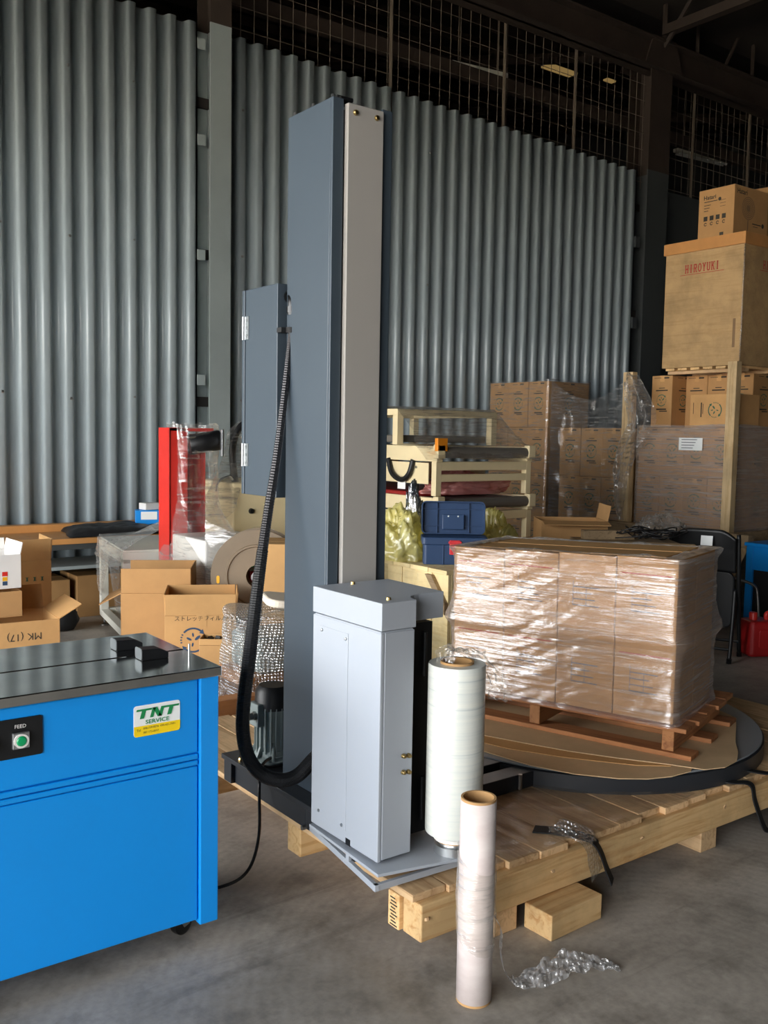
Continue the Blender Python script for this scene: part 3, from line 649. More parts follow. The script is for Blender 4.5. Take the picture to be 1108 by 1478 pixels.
# film mandrel disc
obj('roll_holder', addlathe(B(), [(0, .034), (.036, .034), (.038, .022), (.050, .022), (.050, 0), (0, 0)], (1.615, 1.842, .251), 32), 'aluminium', cr, smooth='auto')
# turntable
TC = (2.835, 2.49)
ttb = obj('turntable', addlathe(B(), [(.60, .190), (.68, .190), (.68, .246), (.66, .250), (.0, .250), (.0, .24), (.60, .24)], (*TC, 0), 96), 'base dark', t, smooth='auto')
obj('turntable_plate', addlathe(B(), [(0, .250), (.672, .250), (.675, .253), (.672, .2565), (0, .2565)], (*TC, 0), 96), 'disc grey', ttb, smooth='auto', label='slate grey turntable plate')

# ================================================================== FILM ROLLS
t = thing('stretch_film_roll', 'tall thick roll of clear stretch film standing on the pale film carriage plate', 'film roll', (1.615, 1.842, .285))
obj('film', addlathe(B(), [(.040, .022), (.074, .022), (.0755, .026), (.0755, .468), (.074, .472), (.040, .472)], (0, 0, 0), 48, None, True), 'film roll', t, world=False, smooth='auto')
obj('cardboard_core', addlathe(B(), [(.038, -.004), (.044, -.004), (.044, .478), (.038, .478)], (0, 0, 0), 40, None, True), 'roll core', t, world=False, smooth='auto')
obj('core_collar', addlathe(B(), [(.044, 0), (.052, .002), (.054, .010), (.048, .016), (.044, .016)], (0, 0, 0), 40, None, True), 'white plastic', t, world=False, smooth='auto')
def scrap(u, v):
    P = spline([(-.035, .02, .47), (-.01, .015, .505), (.03, -.005, .50), (.072, -.02, .465), (.098, -.03, .41), (.108, -.032, .365)], 12)
    i = u*(len(P)-1); p = P[int(i)]; w = (v-.5)*(.05+.045*u)
    return (p.x + w*.55 + .012*NZ((u*9, v*6, 0)), p.y - w*.8 + .014*NZ((u*8, v*7, 4)), p.z + .016*NZ((u*10, v*8, 8)))
obj('loose_film_end', grid(scrap, 60, 24), 'film loose', t, world=False, smooth=True)
t = thing('stretch_film_roll', 'slim pinkish used film roll on a cardboard tube standing on the floor in front', 'film roll', (1.489, 1.610, 0))
obj('film', addlathe(B(), [(.038, .006), (.0425, .006), (.0428, .20), (.0445, .236), (.0448, .262), (.0430, .285), (.0425, .494), (.038, .494)], (0, 0, 0), 48, None, True), 'used roll', t, world=False, smooth=True)
obj('cardboard_core', addlathe(B(), [(.0365, 0), (.0418, 0), (.0418, .500), (.0365, .500)], (0, 0, 0), 48, None, True), 'roll core', t, world=False, smooth='auto')
def wrapb(u, v):
    a = 2*PI*u; z = .155+.20*v+.03*math.sin(a); r_ = .0465+.0025*NZ((math.cos(a)*3, math.sin(a)*3, v*9))+.002*math.exp(-((v-.45)/.12)**2)
    return (r_*math.cos(a), r_*math.sin(a), z)
obj('film_band', grid(wrapb, 64, 30, True), 'film wrap', t, world=False, smooth=True)
def tail(u, v):
    P = spline([(1.515, 1.575, .215), (1.545, 1.58, .17), (1.565, 1.60, .10), (1.585, 1.60, .035), (1.615, 1.585, .012), (1.68, 1.565, .018), (1.76, 1.553, .03), (1.83, 1.52, .02), (1.875, 1.487, .006)], 14)
    i = u*(len(P)-1); p = P[int(i)]; w = (v-.5)*(.02+.058*max(0, math.sin(PI*max(0, (u-.45)/.5)) if .45 < u < .95 else 0))
    n_ = .014*NZ((u*22, v*7, 3))*(1 if u > .45 else .4)
    return (p.x + w*.3, p.y + w*.75 + n_*.5, max(.003, p.z + w*.35 + n_))
obj('loose_film_end', grid(tail, 160, 18), 'film tail', t, smooth=True)

# ================================================================== CARDBOARD SHEETS AND LOADED PALLET ON THE TURNTABLE
def sheet_thing(pts, z0, z1, label, mat='sheet board', group=None):
    c = (sum(p[0] for p in pts)/len(pts), sum(p[1] for p in pts)/len(pts))
    o = obj('cardboard_sheet', addprism(B(), pts, z0, z1), mat, None, loc=(*c, z0))
    return tag(o, label, 'cardboard', group)
sheet_thing([(2.19, 2.45), (2.24, 2.17), (2.302, 2.033), (2.39, 1.926), (2.467, 1.871), (2.549, 1.842), (2.643, 1.837), (2.72, 1.88), (3.0, 2.2), (2.9, 2.9), (2.5, 3.05), (2.25, 2.75)], .2575, .2605, 'lowest flat cardboard sheet on the turntable under the loaded pallet')
sheet_thing([(2.21, 2.6), (2.29, 2.33), (2.38, 2.17), (2.46, 2.06), (2.53, 1.97), (2.62, 1.90), (2.80, 2.0), (2.95, 2.4), (2.8, 2.85), (2.4, 2.95)], .261, .2635, 'middle flat cardboard sheet of the layers on the turntable, left of the wide rounded one', 'carton light')
sheet_thing([(2.30, 2.51), (2.38, 2.32), (2.44, 2.19), (2.53, 2.04), (2.62, 1.91), (2.678, 1.81), (2.755, 1.785), (2.846, 1.80), (2.93, 1.85), (3.02, 1.92), (3.287, 2.09), (3.36, 2.3), (3.3, 2.6), (2.9, 2.95), (2.5, 2.9)], .264, .267, 'topmost wide rounded cardboard sheet on the turntable directly under the loaded pallet')
LR = R(18.7); LO = (2.68, 1.94)
t = thing('pallet', 'reddish wooden pallet on the turntable under the film wrapped load', 'pallet', (*LO, .267), LR)
def LP(name, lo, hi, mat, **k): return obj(name, box((lo[0], lo[1], lo[2]-.267), (hi[0], hi[1], hi[2]-.267)), mat, t, world=False, bev=.003, **k)
for x in (0, .235, .48): LP('bottom_board', (x, -.065, .267), (x+.085, .93, .284), 'red wood y')
for y in (0, .50, .875): LP('stringer', (.012, y, .285), (.575, y+.042, .360), 'red wood x')
for k in range(5): LP('deck_board', (-.012+k*.12, -.048-.008*(k % 2), .361), (.092+k*.12, .93, .377), 'red wood y')
carton_mesh = {}
def carton(name, size, loc, rz, label, cat='box', mat='carton brown', group=None, tape=True, bev=.004):
    w, d, h = size; key = (round(w, 3), round(d, 3), round(h, 3))
    o = bpy.data.objects.new(name, None) if False else None
    if key not in carton_mesh:
        bm = box((-w/2, -d/2, 0), (w/2, d/2, h))
        bmesh.ops.bevel(bm, geom=bm.edges[:], offset=bev, segments=2, affect='EDGES', profile=.6)
        me = bpy.data.meshes.new(name); bm.to_mesh(me); bm.free(); carton_mesh[key] = me
    me = carton_mesh[key] if mat == 'carton brown' else carton_mesh[key].copy()
    if not me.materials: me.materials.append(MATS[mat])
    else: me.materials[0] = MATS[mat]
    o = bpy.data.objects.new(name, me); C.objects.link(o); o.location = loc; o.rotation_euler = (0, 0, rz); RM[o.name] = Matrix.Identity(4)
    if tape:
        tp = B(); addbox(tp, (-w/2-.0006, -.022, h-.05), (w/2+.0006, .022, h+.0007)); obj('tape', tp, 'carton light', o, world=False)
    return tag(o, label, cat, group)
def local2world(rz, O, x, y): return (O[0]+x*math.cos(rz)-y*math.sin(rz), O[1]+x*math.sin(rz)+y*math.cos(rz))
posn = ['at the near corner', 'second from the near corner', 'third from the near corner', 'at the far left end']
for tier, (z0, h) in enumerate(((.379, .284), (.664, .280))):
    for k in range(4):
        for d in range(2):
            hh = h-(.007*k if tier else 0); x = .108+.215*d + (.006 if tier == 0 else -.002); y = .112+.218*k
            c = carton('carton', (.212, .215, hh), (*local2world(LR, LO, x, y), z0), LR, '%s tier carton in the wrapped pallet load, %s, %s row' % (('lower', 'upper')[tier], posn[k], ('front', 'back')[d]), group='cartons of the film wrapped load', tape=False)
            if d == 0:
                pr = B()
                for q in range(4): rect2d(pr, -.05, -.05+q*.022, .05-.015*(q % 3), -.046+q*.022)
                rect2d(pr, -.05, -.05, -.048, .04); rect2d(pr, .0, -.05, .002, .02)
                obj('printed_table', place(pr, (-.1065, .0, hh*.5), (0, -1, 0), (0, 0, 1)), 'ink grey', c, world=False)
                if k in (0, 2, 3): rl_ = B(); rect2d(rl_, -.09, -.004, .09, 0); obj('red_line', place(rl_, (-.1065, 0, hh*.8), (0, -1, 0), (0, 0, 1)), 'ink red', c, world=False)
def load_shell(u, v):
    L, Wd, r_ = .875, .435, .02; per = 2*(L+Wd); s = u*per
    z = .372+.578*v; o = .004+.016*math.exp(-((z-.955)/.03)**2)+.022*math.exp(-((z-.664)/(.055 if z > .664 else .03))**2)+.007*math.exp(-((z-.385)/.05)**2)
    if z < .664: o += .002
    if s < L: o += .024*math.sin(PI*s/L)
    # walk round the rectangle
    if s < L: p = (0, s); n = (-1, 0)
    elif s < L+Wd: p = (s-L, L); n = (0, 1)
    elif s < 2*L+Wd: p = (Wd, L-(s-L-Wd)); n = (1, 0)
    else: p = (Wd-(s-2*L-Wd), 0); n = (0, -1)
    cx = min(max(p[0], r_), Wd-r_); cy = min(max(p[1], r_), L-r_)
    q = Vector((p[0]-cx, p[1]-cy, 0)); q = (q.normalized() if q.length > 1e-6 else Vector((*n, 0)))
    wob = .0045*NZ((p[0]*7, p[1]*7, z*22+p[1]*6), 1)+.003*NZ((p[0]*20, p[1]*14, z*60+p[1]*22), 1)
    edge = min(abs(p[1]), abs(L-p[1]))
    o2 = o*(.55+.75*math.exp(-edge/.12))+wob+.003
    zz = z-(.028*p[1]/L)*v
    return (cx+q.x*(r_+o2), cy+q.y*(r_+o2), zz-.267)
bm = grid(load_shell, 300, 90, True)
o = obj('stretch_film', bm, 'film load', None, world=False, smooth=True); o.location = (*LO, .267); o.rotation_euler = (0, 0, LR); RM[o.name] = Matrix.Identity(4)
tag(o, 'glossy clear stretch film wrapped round the cartons on the turntable pallet', 'film')
def top_film(u, v):
    a = 2*PI*u; L, Wd = .875, .435
    x = Wd/2+(Wd/2+.014)*max(-1, min(1, 1.5*math.cos(a))); y = L/2+(L/2+.014)*max(-1, min(1, 1.5*math.sin(a)))
    f = 1-.24*v; xx = Wd/2+(x-Wd/2)*f; yy = L/2+(y-L/2)*(1-.14*v)
    z = .951-.028*yy/L-.267+.012*math.sin(PI*v)*max(0, NZ((xx*12, yy*12, 2))+.25)+.006*NZ((xx*30, yy*30, 5))*v
    return (xx, yy, z)
obj('gathered_edge', grid(top_film, 200, 12, True), 'film loose', o, world=False, smooth=True)
for k, (x0, x1) in enumerate(((.03, .20), (.215, .40))):
    o = obj('cardboard_sheet', box((x0, .06, 0), (x1, .80, .004)), 'carton light', None, world=False); o.location = (*LO, .947); o.rotation_euler = (R(-1.8), 0, LR)
    tag(o, 'long flat cardboard strip on top of the film wrapped load, %s' % ('front one' if k == 0 else 'rear one'), 'cardboard')

# ================================================================== LEFT BACKGROUND
t = thing('workbench', 'long wood topped workbench against the corrugated wall at the left', 'bench', (1.5, 6.8, 0))
obj('bench_top', box((-.9, 6.50, .555), (3.05, 7.02, .593)), 'laminate', t, bev=.003)
obj('back_ledge', box((-.9, 7.02, .56), (3.05, 7.12, .645)), 'laminate', t, bev=.004)
obj('edge_rail', box((-.9, 6.515, .515), (3.05, 6.55, .554)), 'panel dark', t, bev=.002)
obj('lower_shelf', box((-.9, 6.62, .36), (3.05, 7.1, .385)), 'post grey', t, bev=.002)
for x in (-.85, 1.1, 3.0):
    for y in (6.54, 7.06): obj('leg', box((x-.025, y-.025, 0), (x+.025, y+.025, .555)), 'panel dark', t, bev=.002)
for x, w, h, lb in ((1.95, .5, .28, 'left'), (2.5, .5, .30, 'right')):
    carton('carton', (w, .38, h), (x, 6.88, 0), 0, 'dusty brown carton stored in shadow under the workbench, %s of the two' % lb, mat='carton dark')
o = obj('bundle', addlathe(B(), [(0, 0), (.10, .01), (.13, .06), (.11, .12), (.05, .15), (0, .155)], (0, 0, 0), 20), 'black matte', None, world=False, smooth=True); o.location = (2.02, 6.35, 0)
for v in o.data.vertices: v.co *= 1+.18*NZ(v.co, 14)
tag(o, 'small black bundle on the floor in front of the workbench shelf', 'bundle')
bm = grid(lambda u, v: (-.36+.72*u, -.24+.48*v+.05*(u-.5), .0), 40, 28)
for v in bm.verts:
    x, y = v.co.x/.36, v.co.y/.24; e = max(0, 1-abs(x)**6)*max(0, 1-abs(y)**6)
    v.co.z = (.055+.02*NZ(v.co, 6)+.012*NZ(v.co, 16))*e**.5 + .003; v.co.x += .03*NZ(v.co, 4); v.co.y += .05*v.co.x/.36
tb = bm
bot = bmesh.ops.duplicate(tb, geom=tb.verts[:]+tb.edges[:]+tb.faces[:])
for gme in bot['geom']:
    if isinstance(gme, bmesh.types.BMVert): gme.co.z = .001
o = obj('tarpaulin', tb, 'tarp', None, world=False, smooth=True); o.location = (2.56, 6.76, .595); o.rotation_euler = (0, 0, R(-12))
tag(o, 'folded black tarpaulin on the workbench', 'tarpaulin')
carton('supply_box', (.2, .14, .15), (2.86, 6.86, .594), R(-20), 'blue and white box on the workbench behind the red column', mat='blue', tape=False)
obj('top_label', place(rect2d(B(), -.06, -.03, .06, .03), (0, -.0715, .11), (1, 0, 0), (0, 0, 1)), 'white', bpy.data.objects['supply_box'], world=False)
carton('small_box', (.13, .1, .05), (2.87, 6.86, .746), R(8), 'small white box lying on the blue box on the workbench', mat='white carton', tape=False)
# open cartons
def open_carton(w, d, h, loc, rz, label, flaps, mat='carton light', cat='box', fh=None, name='open_carton'):
    """flaps: angles from straight up, outward positive, for front(-y), back, left, right; None = missing"""
    th = .006; t = thing(name, label, cat, loc, rz); fh = fh or d*.45
    bm = B(); addbox(bm, (-w/2, -d/2, 0), (w/2, d/2, th))
    addbox(bm, (-w/2, -d/2, th), (w/2, -d/2+th, h)); addbox(bm, (-w/2, d/2-th, th), (w/2, d/2, h)); addbox(bm, (-w/2, -d/2+th, th), (-w/2+th, d/2-th, h)); addbox(bm, (w/2-th, -d/2+th, th), (w/2, d/2-th, h))
    obj('body', bm, mat, t, world=False, bev=.0015)
    spec = ((0, -d/2+th/2, 0, w), (0, d/2-th/2, PI, w), (-w/2+th/2, 0, -PI/2, d), (w/2-th/2, 0, PI/2, d))
    for (x, y, a, ln), ang in zip(spec, flaps):
        if ang is None: continue
        M = Matrix.Translation((x, y, h)) @ Matrix.Rotation(a, 4, 'Z') @ Matrix.Rotation(R(ang), 4, 'X')
        obj('flap', box((-ln/2+.002, -th/2, .001), (ln/2-.002, th/2, fh), M), mat, t, world=False, bev=.0012)
    return t
oc = open_carton(.34, .30, .455, (2.075, 4.315, 0), R(-27), 'open brown carton with a blue recycling mark, flaps up, behind the steel table top', (4, -3, 3, 6), fh=.105)
obj('printed_logo', place(logo2d(.062), (-.035, -.15, .335), (1, 0, 0), (0, 0, 1)), 'ink blue', oc, world=False)
obj('lettering', place(text2d('ストレッチフィルム', .028), (.0, -.15, .440), (1, 0, 0), (0, 0, 1)), 'ink dark', oc, world=False)
pr = B()
for q in range(7): rect2d(pr, -.10, -.09+q*.025, -.02+.004*(q % 3), -.086+q*.025)
rect2d(pr, -.10, -.09, -.097, .064)
obj('printed_table', place(pr, (-.17, 0, .34), (0, -1, 0), (0, 0, 1)), 'ink grey', oc, world=False)
obj('tape', box((-.02, -.1512, .40), (.03, -.150, .475)), 'carton light', oc, world=False)
open_carton(.36, .34, .50, (2.06, 4.79, 0), R(-30), 'open brown carton with one flap hanging outward, behind the recycling mark carton', (2, -2, 118, 0), fh=.13, mat='carton brown')
open_carton(.16, .12, .35, (2.02, 4.02, 0), R(-35), 'small open carton of black clips between the steel table and the bubble wrap', (0, 0, 0, 0), fh=.03)
bm = B()
for k in range(60):
    a, b_, c_ = random.uniform(-.06, .06), random.uniform(-.045, .045), random.uniform(.30, .37)
    addbox(bm, (-.012, -.006, -.004), (.012, .006, .004), rot_at((a, b_, c_), random.uniform(0, 6), random.uniform(0, 3)))
o = obj('clips', bm, 'black', None, world=False); o.location = (2.02, 4.02, 0); o.rotation_euler = (0, 0, R(-35))
tag(o, 'black plastic clips heaped in the small open carton', 'clips', kind='stuff')
mk = open_carton(.60, .34, .40, (1.215, 4.92, 0), R(-4), 'low open carton printed MK (17) upside down at the far left', (None, 20, None, 60), fh=.13)
obj('lettering', place(text2d('MK (17)', .05), (.13, -.17, .325), (-1, 0, 0), (0, 0, -1)), 'ink dark', mk, world=False)
open_carton(.40, .26, .13, (1.17, 5.02, .402), R(-3), 'shallow open brown carton lying on the low MK carton at the far left', (None, -70, None, None), mat='carton brown', fh=.2)
wb = open_carton(.34, .26, .17, (1.19, 5.02, .545), R(2), 'open white printed carton topmost on the far left pile', (None, 10, None, 12), mat='white carton', fh=.06)
pg = B()
for (x, z, s_, m_) in ((.09, .075, .022, 'red'), (.09, .05, .020, 'yellow'), (.09, .028, .020, 'ink blue')):
    obj('printed_figure', place(rect2d(B(), -s_*.6, -s_*.5, s_*.6, s_*.5), (x, -.13, z), (1, 0, 0), (0, 0, 1)), m_, wb, world=False)
ln = B()
for q in range(4): rect2d(ln, -.15, .03+q*.016, -.01-.01*(q % 2), .036+q*.016)
obj('printed_lines', place(ln, (0, -.13, .0), (1, 0, 0), (0, 0, 1)), 'ink red', wb, world=False)
tc = open_carton(.38, .30, .62, (1.46, 5.46, 0), R(-4), 'tall brown carton with fragile marks standing behind the low MK carton', (2, None, None, 4), fh=.12)
pr = B()
for q in range(5): rect2d(pr, -.08, -.06+q*.026, .08, -.058+q*.026)
for x in (-.08, -.03, .08): rect2d(pr, x-.001, -.06, x+.001, .046)
obj('printed_table', place(pr, (.08, -.15, .22), (1, 0, 0), (0, 0, 1)), 'ink dark', tc, world=False)
for x in (.06, .10, .14): obj('fragile_mark', place(rect2d(rect2d(rect2d(B(), -.008, -.011, .008, -.008), -.008, .008, .008, .011), -.004, -.008, .004, .008), (x, -.15, .52), (1, 0, 0), (0, 0, 1)), 'ink logo green', tc, world=False)
# white steel frame draped in film
fr = thing('steel_table', 'white steel frame table under draped clear film, in front of the workbench', 'table', (2.15, 5.56, 0), R(-10.4))
fw_ = B()
T2 = .055
for x in (0, .45):
    for y in (0, .78): obj('leg', box((x, y, .07), (x+T2, y+T2, .56)), 'off white', fr, world=False, bev=.004)
for y in (0, .78): obj('top_rail', box((0, y, .53), (.505, y+T2, .60)), 'off white', fr, world=False, bev=.004); obj('bottom_rail', box((T2, y+.005, .07), (.45, y+.05, .12)), 'off white', fr, world=False, bev=.003)
for x in (0, .45): obj('cross_rail', box((x, T2, .53), (x+T2, .78, .60)), 'off white', fr, world=False, bev=.004); obj('cross_rail', box((x, T2, .07), (x+T2, .78, .115)), 'off white', fr, world=False, bev=.003)
obj('table_plate', box((.01, .01, .60), (.495, .825, .612)), 'off white', fr, world=False, bev=.002)
for x in (.028, .478):
    for y in (.028, .808): obj('levelling_foot', addlathe(B(), [(0, 0), (.03, 0), (.03, .008), (.012, .018), (.008, .02), (.008, .07), (0, .07)], (x, y, 0), 14), 'zinc', fr, world=False, smooth='auto')
def drape(u, v):
    x = -.02+.56*u; y = -.03+.86*v
    z = .625+.26*max(0, min(1, (x-.02)/.42))*math.exp(-((y-.05)/.5)**2)*(1 if x < .5 else max(0, 1.6-x*1.2))+.015*NZ((x*7, y*7, 0))
    if u < .02: z = .50
    return (x-.02*(u < .02), y, z)
o = obj('draped_film', grid(drape, 60, 44), 'film wrap', None, world=False, smooth=True); o.location = (2.15, 5.56, 0); o.rotation_euler = (0, 0, R(-10.4))
tag(o, 'clear film draped like a tent over the white steel table', 'film')
def side_drape(u, v):
    return (-.012-.012*NZ((u*6, v*9, 3))-.01*math.sin(v*PI), -.03+.86*u, .62-.40*v*(.7+.3*math.sin(u*9)))
obj('hanging_side', grid(side_drape, 40, 20), 'film wrap', o, world=False, smooth=True)
# red column machine with a big strap reel, wrapped in film
rm = thing('red_machine', 'tall red strapping column with black roller and large reel, wrapped in shiny film', 'machine', (2.45, 5.15, 0))
cl_ = B(); addbox(cl_, (2.315, 5.24, .05), (2.325, 5.40, 1.365)); addbox(cl_, (2.315, 5.24, .05), (2.43, 5.25, 1.365))
obj('column_channel', cl_, 'red', rm, bev=.002)
cl_ = B(); addbox(cl_, (2.46, 5.34, .05), (2.57, 5.36, 1.26)); addbox(cl_, (2.565, 5.30, .05), (2.575, 5.36, 1.26)); obj('column_back', cl_, 'red', rm, bev=.002)
obj('column_core', box((2.33, 5.26, .05), (2.47, 5.38, 1.33)), 'red dark', rm)
obj('roller', addlathe(B(), [(0, 0), (.055, 0), (.06, .006), (.06, .19), (.055, .196), (0, .196)], (2.43, 5.23, 1.265), 24, Matrix.Rotation(R(80), 4, 'Y') @ Matrix.Rotation(R(12), 4, 'X')), 'black', rm, smooth='auto')
obj('roller_bracket', box((2.585, 5.10, 1.20), (2.60, 5.125, 1.36)), 'aluminium', rm, bev=.002)
obj('arch_top', box((2.32, 5.24, 1.345), (2.60, 5.30, 1.366)), 'red', rm, bev=.002)
obj('white_glare_body', box((2.33, 4.80, .08), (2.74, 5.24, .74)), 'white plastic', rm, bev=.01)  # body under the film; its white also stands in for film glare
obj('green_panel', box((2.46, 4.79, .42), (2.70, 4.80, .72)), 'green', rm, bev=.004)
obj('red_panel', box((2.325, 4.785, .10), (2.48, 4.80, .44)), 'red', rm, bev=.004)
obj('machine_foot', box((2.32, 4.8, 0), (2.75, 5.4, .08)), 'red dark', rm, bev=.005)
DM = Matrix.Translation((2.475, 4.45, .585)) @ Matrix.Rotation(R(-36), 4, 'Z') @ Matrix.Rotation(R(90), 4, 'X')
rr_ = obj('strap_reel', addlathe(B(), [(.06, -.06), (.245, -.06), (.248, -.057), (.248, -.052), (.16, -.052), (.16, .05), (.248, .05), (.248, .058), (.06, .058)], DM.translation, 56, DM.to_3x3().to_4x4(), True), 'tan disc', rm, smooth='auto', label='brown strap reel flange')
obj('reel_ring', addlathe(B(), [(.155, .058), (.172, .058), (.168, .066), (.159, .066)], DM.translation, 56, DM.to_3x3().to_4x4(), True), 'tan disc', rr_, smooth='auto')
for a in (180, 0): obj('reel_slot', addprism(B(), rrpts(.016, .042, .0079), .058, .060, DM @ Matrix.Translation((.208*math.cos(R(a)), .208*math.sin(R(a))-.02, 0))), 'yellow', rr_)
obj('reel_axle', addtube(B(), [DM @ Vector((0, 0, .09)), DM @ Vector((0, 0, -.42))], .03, 16), 'zinc', rm)
obj('reel_stand', box((2.45, 4.50, 0), (2.56, 4.62, .60), None), 'red dark', rm, bev=.004)
def red_film(u, v):
    a = 2*PI*u; z = .30+1.09*v; k = max(0, 1-v/.62); k = k*k*(3-2*k)
    cx = 2.495+.0*k; cy = 5.30-.33*k; rx = .135+.13*k; ry = .12+.36*k
    c_, s_ = math.cos(a), math.sin(a); q = (abs(c_)**4+abs(s_)**4)**-.25
    w = .018*NZ((c_*2.2, s_*2.2, z*5))+.011*NZ((c_*5, s_*5, z*13+c_*4))
    return (cx+(rx*q+w)*c_, cy+(ry*q+w)*s_, z+.02*NZ((c_, s_, z), 3)*v)
o = obj('stretch_film', grid(red_film, 140, 110, True), 'film wrap', None, world=True, loc=(2.45, 5.15, .3), smooth=True)
tag(o, 'crumpled shiny film wrapped round the red column machine', 'film')
def reel_film(u, v):
    P0 = Vector((2.37+.33*u, 4.78-.02*u, .80-.45*v)); a = R(150-190*v); P1 = DM @ Vector((-.25*math.cos(R(30+u*0))*1.0, 0, 0))
    ang = R(60+150*v); P1 = DM @ Vector((.252*math.cos(ang), .252*math.sin(ang), -.06))
    f = u; p = Vector((2.34, 4.82, .86-.50*v)).lerp(P1, f)
    return p + Vector((.0, 0, -.05*math.sin(PI*f)))+Vector((NZ((u*4, v*7, 1)), NZ((u*4, v*8, 4)), NZ((u*5, v*7, 7))))*.012
obj('film_skirt', grid(reel_film, 60, 50), 'film wrap', o, smooth=True)
# beige machine with hose arch behind the control box
bmch = thing('beige_machine', 'beige cabinet machine with an arched black hose, behind the slate control box', 'machine', (3.05, 5.55, 0))
obj('cabinet', box((2.76, 5.30, .05), (3.45, 5.85, 1.03)), 'beige', bmch, bev=.012)
obj('plinth', box((2.79, 5.33, 0), (3.42, 5.82, .05)), 'black', bmch)
obj('cabinet_knob', addlathe(B(), [(0, .02), (.015, .018), (.018, 0)], (2.89, 5.30, .85), 14, Matrix.Rotation(R(90), 4, 'X')), 'black', bmch, smooth='auto')
obj('hose_arch', addtube(B(), spline([(2.84, 5.42, 1.02), (2.82, 5.42, 1.22), (2.86, 5.42, 1.36), (2.96, 5.42, 1.42), (3.06, 5.42, 1.34), (3.10, 5.42, 1.02)], 8), .022, 10), 'black', bmch, smooth=True)
obj('grab_handle', addtube(B(), spline([(2.66, 5.33, .98), (2.67, 5.31, 1.04), (2.73, 5.30, 1.07), (2.77, 5.32, 1.05)], 6), .007, 8), 'aluminium', bmch)
def arch_film(u, v):
    a = 2*PI*v; P_ = spline([(2.62, 5.25, .86), (2.74, 5.34, 1.03), (2.82, 5.40, 1.20), (2.85, 5.42, 1.36), (2.97, 5.42, 1.44)], 14); p = P_[min(int(u*(len(P_)-1)), len(P_)-1)]
    r_ = .10*(1-u)**1.2+.034+.012*NZ((u*9, math.cos(a)*2, math.sin(a)*2))
    return (p.x+r_*math.cos(a), p.y+.4*r_*math.sin(a), p.z+.5*r_*math.sin(a+.6))
o = obj('film_wrap', grid(arch_film, 50, 30), 'film wrap', None, loc=(2.8, 5.35, 1.0), smooth=True); tag(o, 'crumpled clear film tied over the hose arch of the beige machine', 'film')
carton('carton', (.30, .30, .40), (2.52, 4.15, .395), R(-36), 'light brown carton standing on another behind the mast, right of the reel', mat='carton light')
carton('carton', (.32, .32, .395), (2.52, 4.15, 0), R(-36), 'brown carton on the floor behind the mast, under a lighter one', mat='carton brown')
# bubble wrapped goods standing behind the pallet
bt = thing('timber_skid', 'dark brown timber skid on the floor under the bubble wrapped goods', 'skid', (2.05, 3.72, 0))
for y in (3.47, 3.86): obj('timber', box((1.66, y, .10), (2.5, y+.08, .24)), 'red wood x', bt, bev=.003)
for x in (1.72, 2.05, 2.38): obj('timber', box((x, 3.46, 0), (x+.08, 3.95, .10)), 'red wood y', bt, bev=.003)
obj('skid_bracket', box((1.655, 3.465, .17), (1.70, 3.55, .245)), 'black', bt, bev=.002)
bg = thing('wrapped_part', 'teal and copper machine part inside bubble wrap behind the pallet, left of the mast', 'machine part', (2.05, 3.7, .24))
obj('part_body', box((1.98, 3.55, .30), (2.42, 3.82, .46)), 'motor grey', bg, bev=.02)
obj('part_base', box((1.93, 3.53, .24), (2.46, 3.84, .30)), 'red wood x', bg, bev=.008)
def bub(u, v):
    a = 2*PI*u; c_, s_ = math.cos(a), math.sin(a); q = (abs(c_)**3.2+abs(s_)**3.2)**(-1/3.2)
    f = 1.0+.06*(.8-v)*math.sin(a*5+v*6) if v < .8 else math.cos((v-.8)/.2*PI/2)*.98+.02
    rx, ry = .31*(1-.10*v), .22
    w = .05*NZ((c_*1.6, s_*1.6, v*3))+.02*NZ((c_*4, s_*4, v*8)); z = .03+.53*min(1, v/.85)+.03*NZ((c_*2, s_*2, 9))*v
    if v < .3: w += .03*(.3-v)/.3*math.sin(a*7)
    return (2.20+(rx*q*f+w)*c_, 3.68+(ry*q*f+w)*s_, z)
o = obj('bubble_wrap', grid(bub, 130, 70, True), 'bubble wrap', None, loc=(2.06, 3.7, .24), smooth=True)
tag(o, 'silvery bubble wrap bundled round the goods left of the mast foot', 'bubble wrap')
pm = addprism(B(), rrpts(.34, .26, .06, 6), 0, .035, Matrix.Translation((2.215, 3.60, .575)) @ Matrix.Rotation(R(-20), 4, 'Z') @ Matrix.Rotation(R(7), 4, 'Y'))
o = obj('foam_pad', pm, 'cloth pad', None, loc=(2.215, 3.6, .575), bev=.01); tag(o, 'cream foam pad lying on top of the bubble wrap beside the mast', 'pad')

# ================================================================== RIGHT BACKGROUND
# light wooden crate carrying the toolbox
t = thing('wooden_crate', 'pale plank crate under the open blue toolbox, behind the wrapped load', 'crate', (3.40, 3.92, 0))
CX, CYA, CYB, CXB, CH = 3.05, 3.56, 4.30, 3.75, .655
y = CYA; k = 0
while y < CYB-.01:
    w = min(.125, CYB-y); obj('plank', box((CX-.003*(k % 2), y+.001, .02), (CX+.018, y+w-.002, CH)), 'crate ply', t, bev=.002); y += .125; k += 1
x = CX+.02; k = 0
while x < CXB-.01:
    w = min(.12, CXB-x); obj('plank', box((x+.001, CYA+.002*(k % 2), .02), (x+w-.002, CYA+.02, CH)), 'crate ply', t, bev=.002); x += .12; k += 1
y = CYA; k = 0
while y < CYB-.01:
    w = min(.148, CYB-y); obj('lid_plank', box((CX-.012, y+.001, CH), (CXB, y+w-.003, CH+.022+.001*(k % 2))), 'crate ply', t, bev=.002); y += .148; k += 1
